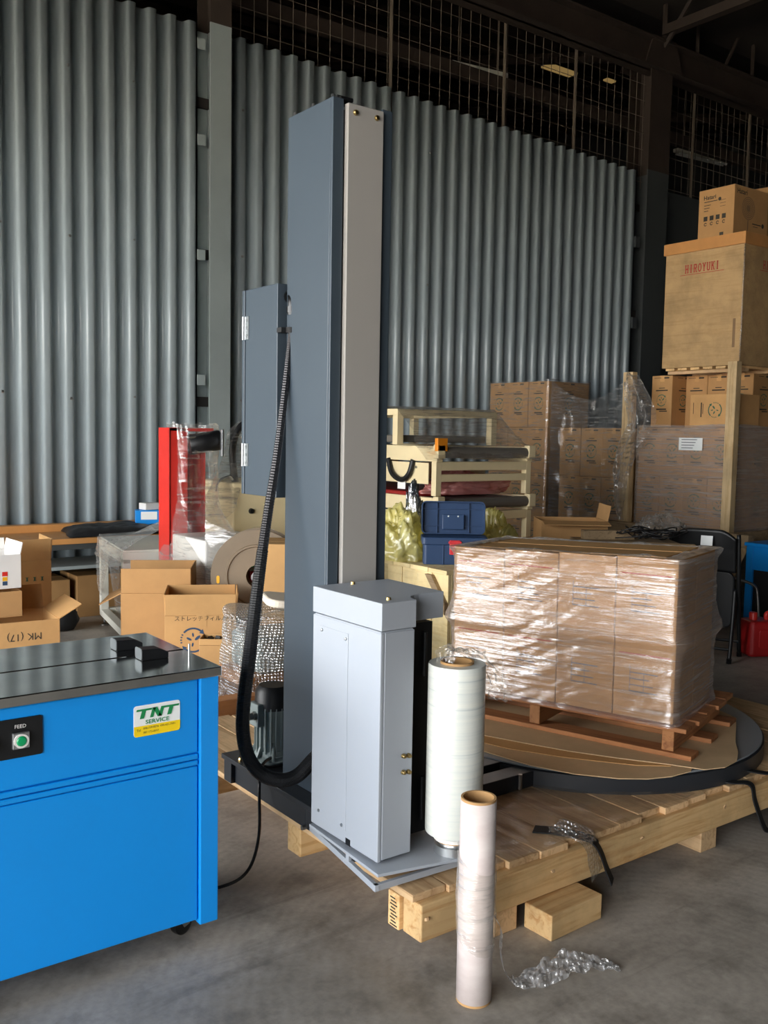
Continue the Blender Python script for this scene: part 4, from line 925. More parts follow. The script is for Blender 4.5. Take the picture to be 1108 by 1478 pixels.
obj('corner_brace', addprism(B(), [(0, 0), (.05, 0), (.16, -.13), (.16, -.19)], -.012, .012, Matrix.Translation((CX-.012, CYA+.16, CH-.01)) @ Matrix.Rotation(R(-90), 4, 'Z') @ Matrix.Rotation(R(90), 4, 'X')), 'grey pine', t, bev=.002)
obj('crate_back', box((CX+.02, CYB-.02, 0), (CXB, CYB, CH)), 'crate ply', t)
# toolbox, lid open
tb = thing('toolbox', 'dark blue plastic toolbox with open lid and red latch, on the pale crate', 'toolbox', (3.265, 3.775, .678), R(-36.6))
bb = B(); tw, td, th_ = .325, .17, .105
addprism(bb, rrpts(tw, td, .018), 0, th_); base = obj('base', bb, 'navy', tb, world=False, bev=.004)
rm_ = B(); addprism(rm_, rrpts(tw+.018, td+.016, .02), th_, th_+.038); obj('rim', rm_, 'navy', tb, world=False, bev=.004)
for s in (-1, 1): obj('base_rib', box((s*.06-.003, -td/2-.004, .0), (s*.06+.003, -td/2+.002, th_)), 'navy', base, world=False, bev=.001)
la = B(); addbox(la, (-.028, -td/2-.016, .055), (.028, -td/2-.004, .130)); addbox(la, (-.034, -td/2-.019, .112), (.034, -td/2-.004, .124)); obj('latch', la, 'latch red', tb, world=False, bev=.003, label='red latch')
ML = Matrix.Translation((0, td/2-.005, th_+.038)) @ Matrix.Rotation(R(82), 4, 'X')
lid = obj('lid', addprism(B(), rrpts(tw+.014, .175, .025), -.006, .0, ML @ Matrix.Translation((0, .0875, 0))), 'navy', tb, world=False, bev=.002)
lr_ = B()
op, ip = rrpts(tw+.014, .175, .025), rrpts(tw+.002, .163, .02)
for i in range(len(op)):
    j = (i+1) % len(op); addprism(lr_, [op[i], op[j], ip[j], ip[i]], 0, .028, ML @ Matrix.Translation((0, .0875, 0)))
obj('lid_rim', lr_, 'navy', lid, world=False)
rb_ = B()
for x in (-.085, .085): addbox(rb_, (x-.002, .006, 0), (x+.002, .17, .010), ML)
for y in (.045, .135): addbox(rb_, (-tw/2, y-.002, 0), (tw/2, y+.002, .010), ML)
obj('lid_ribs', rb_, 'navy', lid, world=False)
obj('lid_pocket', box((-.058, .025, .0), (.058, .105, .022), ML), 'navy', lid, world=False, bev=.003)
for x in (-.026, .026): obj('rivet', addlathe(B(), [(0, .003), (.004, .002), (.005, 0)], ML @ Vector((x, .095, .022)), 8, ML.to_3x3().to_4x4()), 'white', lid, world=False)
def blob(name, c, rx, ry, rz_, mat, label, cat, n=(70, 44), s=1.0, amp=.3, seed=0, kind=None):
    def fn(u, v):
        a = 2*PI*u; e = PI*.5*v; q = (abs(math.cos(a))**2.6+abs(math.sin(a))**2.6)**(-1/2.6)
        p = Vector((math.cos(a)*math.cos(e)*q, math.sin(a)*math.cos(e)*q, math.sin(e)))
        w = 1+amp*NZ(p, 1.7*s, seed)+amp*.5*abs(NZ(p, 4.2*s, seed+3))+amp*.28*NZ(p, 9*s, seed+7)
        return (c[0]+p.x*rx*w, c[1]+p.y*ry*w, c[2]+max(0, p.z*rz_*w))
    o = obj(name, grid(fn, n[0], n[1], True), mat, None, loc=c, smooth=True); return tag(o, label, cat, kind=kind)
blob('plastic_bag', (3.13, 4.08, .68), .13, .17, .24, 'yellow plastic', 'crumpled yellow plastic bag on the pale crate, left of the toolbox', 'bag', amp=.45, seed=2)
blob('plastic_bag', (3.26, 4.12, .68), .07, .07, .34, 'smoke plastic', 'smoky dark clear plastic bag standing behind the toolbox, over the yellow bag', 'bag', amp=.45, seed=5)
blob('plastic_bag', (3.80, 4.02, .60), .17, .10, .28, 'yellow plastic', 'crumpled yellow plastic bag right of the toolbox, below the conveyor', 'bag', amp=.45, seed=9)
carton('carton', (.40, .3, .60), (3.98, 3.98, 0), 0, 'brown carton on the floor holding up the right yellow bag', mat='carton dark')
# conveyors, one on another
def conveyor(label, x0, y0, Wd, Ln, zf, zb, belt_mat, group=None, leg_t=.045, panel=True):
    t = thing('conveyor', label, 'conveyor', (x0+Wd/2, y0+Ln/2, zf), 0, group)
    for x in (x0, x0+Wd-leg_t):
        for y in (y0, y0+Ln-leg_t): obj('leg', box((x, y, zf), (x+leg_t, y+leg_t, zb-.02)), 'beige', t, bev=.003)
    for x in (x0, x0+Wd-leg_t): obj('side_rail', box((x-.003, y0-.01, zb-.02), (x+leg_t, y0+Ln, zb+.075)), 'beige', t, bev=.003)
    for y in (y0, y0+Ln-leg_t):
        for z in ((zb-.075, zb-.02), (zf+(zb-zf)*.38, zf+(zb-zf)*.38+.045)): obj('cross_rail', box((x0+leg_t, y, z[0]), (x0+Wd-leg_t, y+leg_t, z[1])), 'beige', t, bev=.002)
    obj('belt', box((x0+leg_t+.004, y0+.02, zb+.01), (x0+Wd-leg_t-.004, y0+Ln-.02, zb+.062)), belt_mat, t, bev=.02)
    for y in (y0+.01, y0+Ln-.01): obj('end_roller', addcyl(B(), (x0+leg_t, y, zb+.036), (x0+Wd-leg_t, y, zb+.036), .034, 16), belt_mat, t)
    for x in (x0+.02, x0+Wd-.02): obj('bearing_block', box((x-.03, y0-.03, zb), (x+.03, y0+.02, zb+.085)), 'beige', t, bev=.005)
    if panel:
        sp = obj('side_panel', box((x0+.004, y0+.08, zf+(zb-zf)*.3), (x0+.012, y0+Ln-.1, zb-.03)), 'beige', t, bev=.002)
        for y in (y0+.2, y0+.5): obj('panel_bolt', addcyl(B(), (x0+.004, y, zb-.06), (x0-.002, y, zb-.06), .008, 8), 'zinc', sp)
        obj('back_panel', box((x0+leg_t, y0+.25, zf+(zb-zf)*.4), (x0+Wd*.78, y0+.26, zb-.03)), 'beige', t)
    return t
conveyor('lower beige conveyor standing on the floor behind the toolbox, red plastic on its belt', 3.74, 4.5, .83, 1.5, 0, .885, 'belt grey', 'beige conveyors')
u_ = conveyor('upper beige conveyor stacked on the lower one behind the mast, under film', 3.735, 4.5, .82, 1.5, .972, 1.205, 'belt grey', 'beige conveyors')
obj('cable', addtube(B(), spline([(3.728, 4.98, 1.19), (3.72, 4.93, 1.10), (3.72, 4.83, 1.06), (3.72, 4.75, 1.10), (3.728, 4.72, 1.19)], 8), .018, 8), 'black', u_, smooth=True)
obj('rating_plate', box((3.730, 4.80, 1.00), (3.7335, 4.88, 1.07)), 'white', u_)
obj('orange_bracket', box((3.72, 4.47, 1.25), (3.80, 4.50, 1.33)), 'orange', u_, bev=.003)
t = thing('roller_stand', 'small open beige stand lying on top of the upper conveyor, under film', 'frame', (4.05, 5.2, 1.285))
for x in (3.62, 4.42):
    for y in (4.75, 5.6):
        obj('post', box((x, y, 1.285), (x+.05, y+.05, 1.47)), 'beige', t, bev=.003)
for y in (4.75, 5.6): obj('rail', box((3.62, y, 1.47), (4.47, y+.05, 1.51)), 'beige', t, bev=.003)
for x in (3.62, 4.42): obj('rail', box((x, 4.80, 1.47), (x+.05, 5.6, 1.51)), 'beige', t, bev=.003)
obj('belt', box((3.67, 4.80, 1.30), (4.42, 5.6, 1.345)), 'belt grey', t, bev=.01)
def conv_film(u, v):
    x = 3.60+1.0*u; y = 4.43+1.1*v
    top = 1.30+.225*min(1, max(0, (y-4.47)/.28))*(1 if x < 4.45 else max(0, 1-(x-4.45)/.12))
    if v < .12: top = 1.20+.10*v/.12
    return (x+.01*NZ((u*5, v*9, 1)), y, top+.022*NZ((u*6, v*6, 4))+.006*NZ((u*30, v*8, 2)))
o = obj('stretch_film', grid(conv_film, 70, 50), 'film wrap', None, loc=(4.1, 5.0, 1.28), smooth=True); tag(o, 'tight clear film stretched over the frame and upper conveyor', 'film')
blob('plastic_bundle', (4.10, 4.66, .975), .30, .13, .13, 'red plastic', 'red goods in clear plastic lying on the lower conveyor belt', 'bundle', amp=.4, seed=12)
o = obj('red_strip', box((3.76, 4.75, .952), (4.4, 5.9, .985)), 'red dark', None, loc=(4.1, 5.3, .952), bev=.01); tag(o, 'long dull red strip lying along the lower conveyor belt', 'strip')
# tall wrapped carton stacks along the wall
GR = 'printed cartons on the wall side pallets'
def euro(x0, x1, y0, y1, label, z=0):
    t = thing('pallet', label, 'pallet', ((x0+x1)/2, (y0+y1)/2, z))
    for k in range(6): w = (y1-y0)/6; obj('deck_board', box((x0, y0+k*w+.01, z+.115), (x1, y0+(k+1)*w-.01, z+.135)), 'red wood x', t, bev=.002)
    for x in (x0, (x0+x1)/2-.04, x1-.08): obj('stringer', box((x, y0, z+.02), (x+.08, y1, z+.115)), 'red wood y', t, bev=.002); obj('bottom_board', box((x-.0, y0, z), (x+.08, y1, z+.02)), 'grey pine', t)
    return t
rows = ['bottom', 'second', 'third', 'top']
def prints(c, w, d, h, faces='L', r_=.055, m='ink logo green'):
    for f in faces:
        O, rg = ((-w/2, 0, h*.52), (0, -1, 0)) if f == 'L' else ((0, -d/2, h*.52), (1, 0, 0))
        obj('printed_logo', place(logo2d(r_), O, rg, (0, 0, 1)), m, c, world=False)
        ln = B(); rect2d(ln, -.05, -r_-.03, .05, -r_-.018); rect2d(ln, -.02, -r_-.045, .06, -r_-.036)
        rect2d(ln, -.03, r_+.05, .03, r_+.056); rect2d(ln, -.06, r_+.028, .06, r_+.038); rect2d(ln, .02, h*.42, .07, h*.45); rect2d(ln, -.08, h*.43, -.01, h*.44)
        obj('printed_lines', place(ln, O, rg, (0, 0, 1)), 'ink dark', c, world=False)
def stack(x0, y0, y1, z0, tier_h, tiers, cols, depth, name, faces):
    w = (y1-y0)/cols
    for k in range(tiers):
        for j in range(cols):
            y = y1-(j+.5)*w
            tier_n = {1: ['only'], 2: ['lower', 'upper'], 3: ['bottom', 'middle', 'top'], 4: rows}[tiers][k]
            pos = ['leftmost', 'second', 'third', 'rightmost'][j] if cols == 4 else ['left', 'middle', 'right'][j]
            c = carton('carton', (depth, w-.004, tier_h-.003), (x0+depth/2+.004*((k+j) % 2), y, z0+k*tier_h), 0, '%s carton in the %s tier of the %s' % (pos, tier_n, name), group=GR)
            prints(c, depth, w-.004, tier_h-.003, ('L' if (j < cols-1 or True) else '') + ('F' if j == cols-1 and faces else ''), r_=min(.062, w*.27))
euro(6.55, 7.5, 6.25, 7.05, 'wooden pallet under the printed carton stack nearest the wall')
stack(6.53, 6.25, 7.05, .136, .434, 4, 3, .55, 'printed stack nearest the wall', True)
euro(6.55, 7.5, 5.35, 6.08, 'wooden pallet under the middle printed carton stack')
stack(6.53, 5.34, 6.09, .136, .434, 3, 3, .55, 'middle printed stack, beneath hanging film', True)
# film over the wall stack and the curtain above the middle one
def shell(x0, x1, y0, y1, z0, z1, off=.014, sag=.0, amp=.008):
    def fn(u, v):
        W_, D_ = x1-x0, y1-y0; per = 2*(W_+D_); s = u*per; z = z0+(z1-z0)*v
        if s < D_: p = (x0-off, y1-s)
        elif s < D_+W_: p = (x0+s-D_, y0-off)
        elif s < 2*D_+W_: p = (x1+off, y0+s-D_-W_)
        else: p = (x1-(s-2*D_-W_), y1+off)
        w = amp*NZ((p[0]*5, p[1]*5, z*14))+amp*.6*NZ((p[0]*14, p[1]*14, z*40))
        return (p[0]+w, p[1]+w, z+.015*NZ((p[0]*4, p[1]*4, z))*v)
    return fn
o = obj('stretch_film', grid(shell(6.53, 7.09, 6.25, 7.05, .2, 1.885), 120, 70, True), 'film wrap', None, loc=(6.8, 6.65, .2), smooth=True); tag(o, 'clear film wrapped round the printed carton stack nearest the wall', 'film')
def curtain(u, v):
    y = 6.18-.90*u; zt = 1.87-.34*math.sin(PI*min(1, u*1.02))*(.55) ; z = .55+(zt-.55)*v
    return (6.49+.02*NZ((u*5, v*5, 1))+.012*NZ((u*14, v*10, 2))+.02*math.sin(u*4), y, z+.02*NZ((u*6, v*3, 6)))
o = obj('film_curtain', grid(curtain, 80, 70), 'film wrap', None, loc=(6.5, 5.75, .6), smooth=True); tag(o, 'clear film hanging like a curtain over the middle printed carton stack', 'film')
# timber frame carrying the right-hand load
t = thing('timber_stillage', 'raw timber stillage with two tall posts round the right film wrapped load', 'frame', (6.9, 4.75, 0))
obj('post', box((6.44, 5.21, 0), (6.50, 5.31, 1.905)), 'pine z', t, bev=.003); obj('post', box((6.44, 4.235, 0), (6.505, 4.315, 1.945)), 'pine z', t, bev=.003)
obj('beam', box((6.36, 4.02, .545), (6.44, 5.50, .645)), 'grey pine', t, bev=.003); obj('beam', box((7.2, 4.02, .545), (7.28, 5.30, .645)), 'grey pine', t, bev=.003)
for y in (4.22, 4.75, 5.2): obj('joist', box((6.44, y, .55), (7.25, y+.09, .635)), 'grey pine', t, bev=.003)
obj('brace', addtube(B(), [(6.40, 4.10, .56), (6.40, 4.34, .02)], .06, 4), 'pine z', t)
for p in ((7.2, 4.1), (7.2, 5.15)): obj('post', box((p[0], p[1], 0), (p[0]+.08, p[1]+.08, .55)), 'grey pine', t, bev=.003)
obj('foot_block', box((6.36, 5.1, 0), (6.44, 5.2, .545)), 'grey pine', t, bev=.003)
stack(6.53, 4.285, 5.195, .645, .40, 2, 4, .66, 'right load on the timber stillage', True)
o = obj('stretch_film', grid(shell(6.525, 7.20, 4.28, 5.20, .63, 1.465, .016, amp=.009), 140, 60, True), 'film hazy', None, loc=(6.9, 4.75, .63), smooth=True); tag(o, 'clear film wrapped round the right load on the timber stillage', 'film')
lb = obj('paper_label', box((6.494, 4.545, 1.262), (6.497, 4.765, 1.362)), 'sticker white', None, loc=(6.495, 4.65, 1.26)); tag(lb, 'white printed paper label on the right film wrapped load', 'label')
ln = B()
for q in range(4): rect2d(ln, -.085, .032-q*.022, .06-.012*q, .038-q*.022)
obj('printed_lines', place(ln, (6.494, 4.655, 1.312), (0, -1, 0), (0, 0, 1)), 'ink grey', lb)
# loose cartons on top of it
for j, (y, zz) in enumerate(((5.07, .43), (4.86, .43), (4.65, .43), (4.44, .43))):
    c = carton('carton', (.30, .205, zz), (6.98 if j else 6.80, y, 1.448), 0, 'upright printed carton on the right load, %s of four' % (['leftmost', 'second from left', 'third from left', 'rightmost'][j]), group='upright cartons on the right load')
    prints(c, .30, .205, zz, 'L', .05)
    if j in (0, 3):
        prints(c, .30, .205, zz, 'F', .05)
c = carton('carton', (.34, .40, .26), (6.73, 4.52, 1.448), 0, 'carton lying on its side on the right load, its logo turned sideways', tape=False, mat='carton light')
lg = logo2d(.062); lg.transform(Matrix.Rotation(R(90), 4, 'Z')); obj('printed_logo', place(lg, (-.17, -.03, .135), (0, -1, 0), (0, 0, 1)), 'ink logo green', c, world=False)
ln = B(); rect2d(ln, -.10, -.055, -.09, .06); rect2d(ln, -.082, -.03, -.077, .05); rect2d(ln, -.17, -.03, -.165, .06); rect2d(ln, .15, -.05, .156, .08)
obj('printed_lines', place(ln, (-.17, 0, .135), (0, -1, 0), (0, 0, 1)), 'ink dark', c, world=False)
def bunch(u, v):
    P_ = spline([(6.47, 5.24, 1.90), (6.43, 5.13, 1.70), (6.42, 5.06, 1.48), (6.43, 5.20, 1.25), (6.43, 5.27, .95), (6.43, 5.24, .66)], 12); p = P_[min(int(v*(len(P_)-1)), len(P_)-1)]
    wd = .02+.20*math.sin(PI*min(1, v*1.05))**.8*(1.2-.75*v)
    y = p.y+(u-.4)*wd*1.5
    return (p.x-.05*math.sin(u*PI)+.025*NZ((u*6, v*9, 3))+.015*math.sin(u*17+v*5), y+.02*NZ((u*3, v*8, 5)), p.z+.02*NZ((u*5, v*5, 8)))
o = obj('film_bunch', grid(bunch, 44, 90), 'film loose', None, loc=(6.43, 5.15, 1.2), smooth=True); tag(o, 'gathered bunch of silvery film hanging down the left timber post', 'film')
# small pallet, big plywood crate and fan carton on top
t = thing('pallet', 'thin slatted pallet under the tall plywood crate', 'pallet', (6.98, 4.63, 1.878))
for k in range(6): obj('slat', box((6.55, 4.29+k*.118, 1.905), (7.40, 4.29+k*.118+.085, 1.925)), 'pine x', t, bev=.001)
for x in (6.60, 6.93, 7.30): obj('runner', box((x, 4.28, 1.879), (x+.07, 4.98, 1.905)), 'pine y', t, bev=.001)
t = thing('plywood_crate', 'tall plywood crate stencilled in red, high on the right load', 'crate', (6.97, 4.63, 1.926))
obj('crate_panel', box((6.53, 4.275, 1.926), (7.41, 4.99, 2.87)), 'ply', t, bev=.003)
lid_ = B(); addbox(lid_, (6.515, 4.262, 2.835), (7.425, 4.28, 2.925)); addbox(lid_, (6.515, 4.985, 2.835), (7.425, 5.003, 2.925)); addbox(lid_, (6.515, 4.28, 2.835), (6.533, 4.985, 2.925)); addbox(lid_, (7.407, 4.28, 2.835), (7.425, 4.985, 2.925))
obj('lid_batten', lid_, 'laminate', t, bev=.002)
obj('lid_board', box((6.53, 4.28, 2.90), (7.41, 4.985, 2.922)), 'ply', t)
def slab_text(word, h, w, gap):
    rc = {'H': [(.08, 0, .32, 1), (.68, 0, .92, 1), (.32, .43, .68, .57)], 'I': [(.36, 0, .64, 1)], 'R': [(.08, 0, .32, 1), (.32, .86, .72, 1), (.32, .44, .72, .57), (.66, .5, .9, .94)],
          'Y': [(.38, 0, .62, .5)], 'U': [(.08, .1, .32, 1), (.68, .1, .92, 1), (.2, 0, .8, .14)], 'K': [(.08, 0, .32, 1)]}
    sf = {'H': [(0, 0), (.6, 0), (0, .9), (.6, .9)], 'I': [(.3, 0), (.3, .9)], 'R': [(0, 0), (.62, 0)], 'Y': [(.3, 0), (0, .9), (.6, .9)], 'U': [(0, .9), (.6, .9)], 'K': [(0, 0), (0, .9), (.6, 0), (.6, .9)]}
    dg = {'R': [(.45, .5, .62, .0)], 'Y': [(.10, 1, .38, .45), (.66, 1, .40, .45)], 'K': [(.62, 1, .25, .45), (.35, .6, .66, 0)]}
    bm = B(); x = -(len(word)*w+(len(word)-1)*gap)/2
    for ch in word:
        P_ = lambda a, b: (x+a*w, (b-.5)*h)
        for a, b, c_, d_ in rc.get(ch, []): poly2d(bm, [P_(a, b), P_(c_, b), P_(c_, d_), P_(a, d_)])
        for a, b in sf.get(ch, []): poly2d(bm, [P_(a, b), P_(a+.4, b), P_(a+.4, b+.1), P_(a, b+.1)])
        for a, b, c_, d_ in dg.get(ch, []): poly2d(bm, [P_(a, b), P_(c_, d_), P_(c_+.24, d_), P_(a+.24, b)])
        if ch == 'O':
            for k in range(20):
                p, q = 2*PI*k/20, 2*PI*(k+1)/20
                poly2d(bm, [P_(.5+r1*math.cos(t_), .5+r2*math.sin(t_)) for r1, r2, t_ in ((.26, .36, p), (.48, .51, p), (.48, .51, q), (.26, .36, q))])
        x += w+gap
    return bm
def sten(O, rg):
    b_ = slab_text('HIROYUKI', .066, .034, .006)
    return place(b_, O, rg, (0, 0, 1))
obj('lettering', sten((6.53, 4.645, 2.705), (0, -1, 0)), 'ink red', t); obj('lettering', sten((6.94, 4.275, 2.705), (1, 0, 0)), 'ink red', t)
obj('stencil_line', place(rect2d(B(), -.20, -.002, .20, .002), (6.53, 4.645, 2.660), (0, -1, 0), (0, 0, 1)), 'ink red', t)
obj('stencil_line', place(rect2d(B(), -.20, -.002, .20, .002), (6.94, 4.275, 2.660), (1, 0, 0), (0, 0, 1)), 'ink red', t)
obj('torn_label', place(rect2d(B(), -.012, -.11, .012, .11), (6.53, 4.335, 2.17), (0, -1, 0), (0, 0, 1)), 'ink faint', t)
obj('corner_film', addtube(B(), [(6.526, 4.272, 1.93), (6.524, 4.270, 2.2), (6.527, 4.273, 2.5), (6.524, 4.270, 2.83)], .006, 6), 'film wrap', t, smooth=True)
fb = carton('fan_carton', (.46, .32, .40), (6.86, 4.61, 2.926), 0, 'printed fan carton on top of the tall plywood crate', tape=False)
w, d, h = .46, .32, .40
fan = B()
for r_ in (.088, .074, .060, .046, .032): arc2d(fan, r_-.006, r_, 0, 360, 28, 0, .04)
for k in range(24): a = R(k*15); poly2d(fan, [(.03*math.cos(a-.02), .04+.03*math.sin(a-.02)), (.088*math.cos(a-.008), .04+.088*math.sin(a-.008)), (.088*math.cos(a+.008), .04+.088*math.sin(a+.008)), (.03*math.cos(a+.02), .04+.03*math.sin(a+.02))])
arc2d(fan, 0.001, .024, 0, 360, 16, 0, .04); rect2d(fan, -.006, -.16, .006, -.05); rect2d(fan, -.07, -.172, .07, -.16)
obj('fan_drawing', place(fan, (-.04, -d/2, h/2), (1, 0, 0), (0, 0, 1)), 'ink faint', fb, world=False)
obj('lettering', place(text2d('Hatari', .055, bold=.001), (-.13, -d/2, .355), (1, 0, 0), (0, 0, 1)), 'ink dark', fb, world=False)
obj('lettering', place(text2d('Hatari', .045, bold=.001), (-w/2, .06, .335), (0, -1, 0), (0, 0, 1)), 'ink dark', fb, world=False)
ic = B()
for k in range(4): rect2d(ic, -.11+k*.055, -.02, -.075+k*.055, .016); arc2d(ic, .008, .014, 20, 330, 8, -.092+k*.055, -.045)
arc2d(ic, .001, .014, 0, 360, 12, .03, .135)
for k in range(3): rect2d(ic, -.11, .055+k*.022, -.07+.01*k, .060+k*.022)
for k in range(3): rect2d(ic, .035, .075+k*.024, .085, .078+k*.024)
rect2d(ic, -.11, .125, .01, .131); rect2d(ic, .04, -.15, .075, -.125)
obj('printed_icons', place(ic, (-w/2, 0, .175), (0, -1, 0), (0, 0, 1)), 'ink dark', fb, world=False)
ic = B(); arc2d(ic, .001, .018, 0, 360, 12, .165, -.07); rect2d(ic, .02, -.074, .14, -.066); rect2d(ic, .03, -.092, .10, -.088)
obj('printed_icons', place(ic, (0, -d/2, h/2), (1, 0, 0), (0, 0, 1)), 'ink dark', fb, world=False)
open_carton(.34, .34, .32, (7.32, 4.70, 2.926), R(12), 'open brown carton partly hidden right of the fan carton', (60, 20, 10, 10), mat='carton brown')
# bits at the right edge
o = obj('green_drum', addlathe(B(), [(0, 0), (.16, 0), (.165, .01), (.165, .10), (.16, .105), (.16, .25), (.165, .26), (.165, .30), (.15, .31), (0, .31)], (0, 0, 0), 32), 'green drum', None, world=False, smooth='auto'); o.location = (7.50, 4.40, 1.601)
tag(o, 'green plastic drum at the right edge, level with the thin slatted pallet', 'drum')
carton('carton', (.40, .40, 1.60), (7.52, 4.42, 0), 0, 'tall carton behind the right load, carrying the green drum', mat='carton dark')
o = obj('covered_box', box((6.62, 3.84, .602), (7.24, 4.0, 1.06)), 'dark green', None, loc=(6.93, 3.92, .602), bev=.012); tag(o, 'dark green covered box on the blue cabinet behind the aluminium stand', 'box')
t = thing('blue_cabinet', 'bright blue steel cabinet with dark side panel at the right edge', 'cabinet', (6.75, 3.87, 0))
for x in (6.32, 7.2):
    for y in (3.62, 3.95): obj('corner_post', box((x, y, 0), (x+.055, y+.055, .595)), 'blue', t, bev=.003)
obj('top_panel', box((6.30, 3.60, .575), (7.28, 4.012, .60)), 'blue', t, bev=.003)
obj('upper_panel', box((6.375, 3.615, .40), (7.2, 3.63, .575)), 'blue', t, bev=.002); obj('upper_panel', box((6.325, 3.675, .40), (6.335, 3.95, .575)), 'blue', t, bev=.002)
obj('dark_panel', box((6.375, 3.64, .06), (7.2, 3.65, .40)), 'black matte', t); obj('dark_panel', box((6.34, 3.675, .06), (6.35, 3.95, .40)), 'black matte', t)
obj('bottom_rail', box((6.32, 3.62, .03), (7.25, 3.64, .08)), 'blue', t, bev=.002)
t = thing('aluminium_stand', 'aluminium stand of two slim uprights on the blue cabinet', 'stand', (6.42, 3.80, .60))
obj('upright', addtube(B(), [(6.37, 3.82, .60), (6.43, 3.84, 1.10)], .018, 6), 'aluminium', t); obj('upright', box((6.47, 3.76, .66), (6.51, 3.78, 1.0)), 'aluminium', t, bev=.003)
obj('cross_piece', box((6.36, 3.765, .80), (6.52, 3.785, .825)), 'aluminium', t, bev=.003); obj('lever', addtube(B(), spline([(6.36, 3.70, .72), (6.40, 3.66, .63), (6.44, 3.58, .56), (6.46, 3.55, .545)], 6), .012, 8), 'zinc', t)
obj('back_plate', box((6.36, 3.78, .60), (6.53, 3.79, .66)), 'aluminium', t, bev=.002)
obj('knob', addcyl(B(), (6.35, 3.78, .812), (6.38, 3.78, .812), .018, 10), 'zinc', t)
bm = B()
for k in range(5): addtube(bm, spline([(6.50+.03*k, 3.68+.04*k, .615+.012*k), (6.65, 3.66+.03*k, .625+.012*k), (6.85, 3.70+.03*k, .618+.012*k), (7.1, 3.66+.05*k, .615)], 6), .013, 6)
o = obj('cable_coil', bm, 'black', None, loc=(6.8, 3.75, .60), smooth=True); tag(o, 'black cables lying on top of the blue cabinet', 'cable')
t = thing('jerry_can', 'red jerry can on the floor at the right edge, beside the folding chair', 'jerry can', (5.50, 3.30, 0), R(-30))
obj('can_body', addprism(B(), rrpts(.33, .17, .03), .0, .225), 'red can', t, world=False, bev=.018)
for s in (-1, 1): obj('side_rib', addprism(B(), rrpts(.22, .12, .02), -.003, .003, Matrix.Translation((0, s*.086, .115)) @ Matrix.Rotation(R(90), 4, 'X')), 'red can', t, world=False, bev=.003)
obj('handle', addtube(B(), spline([(-.02, 0, .22), (-.02, 0, .262), (.05, 0, .272), (.12, 0, .262), (.12, 0, .22)], 6), .014, 10), 'red', t, world=False, smooth=True)
obj('spout_cap', addlathe(B(), [(0, .05), (.022, .05), (.025, .045), (.025, 0), (0, 0)], (-.11, 0, .222), 18), 'red', t, world=False, smooth='auto')
t = thing('steel_rod', 'bent steel rod leaning against the blue cabinet above the jerry can', 'rod', (5.72, 3.66, 0))
obj('rod', addtube(B(), spline([(5.62, 3.78, .44), (5.74, 3.70, .41), (5.82, 3.62, .37), (5.84, 3.60, .29), (5.85, 3.58, .004)], 6), .010, 8), 'zinc', t, smooth=True)
# folding chair
t = thing('folding_chair', 'black folding chair with a white sticker on its back, behind the wrapped load', 'chair', (5.06, 3.49, 0), R(-66))
def back(u, v):
    x = -.19+.38*u; z = .545+.26*v; c_ = abs(x)/.20
    zt = z if v < .55 else .545+.26*(.55+(v-.55)*(1-.55*max(0, c_-.45)**1.6*2.4))
    return (x, -.02+.035*(1-c_**2)-.05*v, zt)
bm = grid(back, 28, 16); bk = obj('backrest', bm, 'black', t, world=False, smooth=True); md = bk.modifiers.new('thickness', 'SOLIDIFY'); md.thickness = .018; md.offset = 0
obj('back_sticker', place(rect2d(B(), -.035, -.03, .035, .03), (.02, -.048, .735), (1, 0, 0), (0, .12, 1), .012), 'sticker white', bk, world=False)
seat = addprism(B(), rrpts(.36, .36, .06, 6), -.015, .015, Matrix.Translation((0, .045, .37)) @ Matrix.Rotation(R(96), 4, 'X')); obj('seat', seat, 'black', t, world=False, bev=.01)
for s in (-1, 1):
    obj('leg', addtube(B(), spline([(s*.20, -.03, .78), (s*.205, .0, .55), (s*.205, .05, .36), (s*.205, .16, .012)], 6), .0125, 8), 'black', t, world=False, smooth=True)
    obj('leg', addtube(B(), spline([(s*.185, .02, .44), (s*.185, -.01, .25), (s*.185, -.08, .012)], 6), .0125, 8), 'black', t, world=False, smooth=True)
    for p in ((s*.205, .16), (s*.185, -.08)): obj('foot_cap', addcyl(B(), (p[0], p[1], 0), (p[0], p[1], .03), .016, 8), 'black plastic', t, world=False)
obj('stretcher', addcyl(B(), (-.205, .125, .10), (.205, .125, .10), .009, 8), 'black', t, world=False); obj('stretcher', addcyl(B(), (-.185, -.06, .08), (.185, -.06, .08), .009, 8), 'black', t, world=False)
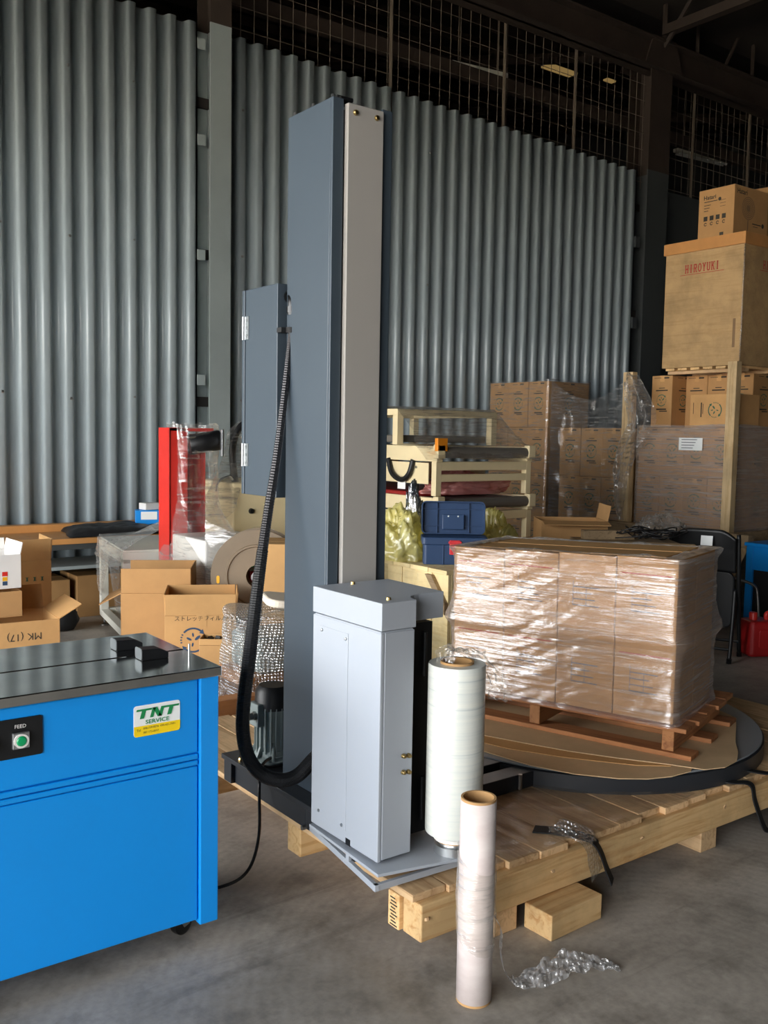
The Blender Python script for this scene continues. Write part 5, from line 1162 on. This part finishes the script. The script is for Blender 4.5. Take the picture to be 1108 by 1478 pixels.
# low stack behind the load: cartons, flattened board, cables, film heap
carton('carton', (.55, .42, .68), (4.64, 4.22, 0), R(-36.6), 'plain brown carton behind the wrapped load, under the open one', mat='carton brown')
open_carton(.42, .32, .14, (4.62, 4.20, .682), R(-36.6), 'open brown carton with one flap out, behind the wrapped load', (100, None, None, 10), fh=.10, mat='carton brown')
t = thing('trestle', 'low timber trestle behind the wrapped load, heaped with wire and film', 'trestle', (4.56, 3.70, 0), R(-36.6))
obj('top_board', box((-.30, -.17, .70), (.30, .17, .735)), 'grey pine', t, world=False, bev=.003)
for x in (-.26, .26):
    for y in (-.13, .13): obj('leg', box((x-.03, y-.03, 0), (x+.03, y+.03, .70)), 'grey pine', t, world=False, bev=.003)
bm = B()
for k in range(9):
    pts = []
    for q in range(9):
        a = q*.9+k*.7; pts.append((4.60+.16*math.cos(a)*(.5+.5*random.random())+.02*q, 3.68+.10*math.sin(a)-.02*q, .745+.05*random.random()+.03*math.sin(q)**2))
    addtube(bm, spline(pts, 5), .004, 5)
o = obj('wire_tangle', bm, 'black', None, loc=(4.66, 3.66, .74), smooth=True); tag(o, 'tangle of thin black wire on the trestle behind the wrapped load', 'wire')
o = obj('timber_offcut', box((-.16, -.03, 0), (.16, .03, .055)), 'grey pine', None, world=False, bev=.003); o.location = (4.52, 3.80, .736); o.rotation_euler = (0, 0, R(-30)); tag(o, 'grey timber offcut lying on the trestle beside the wire tangle', 'timber')
blob('film_heap', (5.22, 3.95, .62), .22, .16, .20, 'film loose', 'heap of crumpled silvery film left of the folding chair back', 'film', amp=.4, seed=21)
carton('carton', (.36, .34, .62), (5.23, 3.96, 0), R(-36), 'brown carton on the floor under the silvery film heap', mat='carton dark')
o = obj('cardboard_sheet', addprism(B(), [(-.30, -.10), (-.1, -.16), (.34, -.12), (.36, .05), (.1, .10), (-.28, .06)], 0, .006), 'sheet board', None, world=False); o.location = (4.42, 3.52, .735); o.rotation_euler = (0, 0, R(-38)); tag(o, 'torn flat cardboard on the trestle just behind the load', 'cardboard')
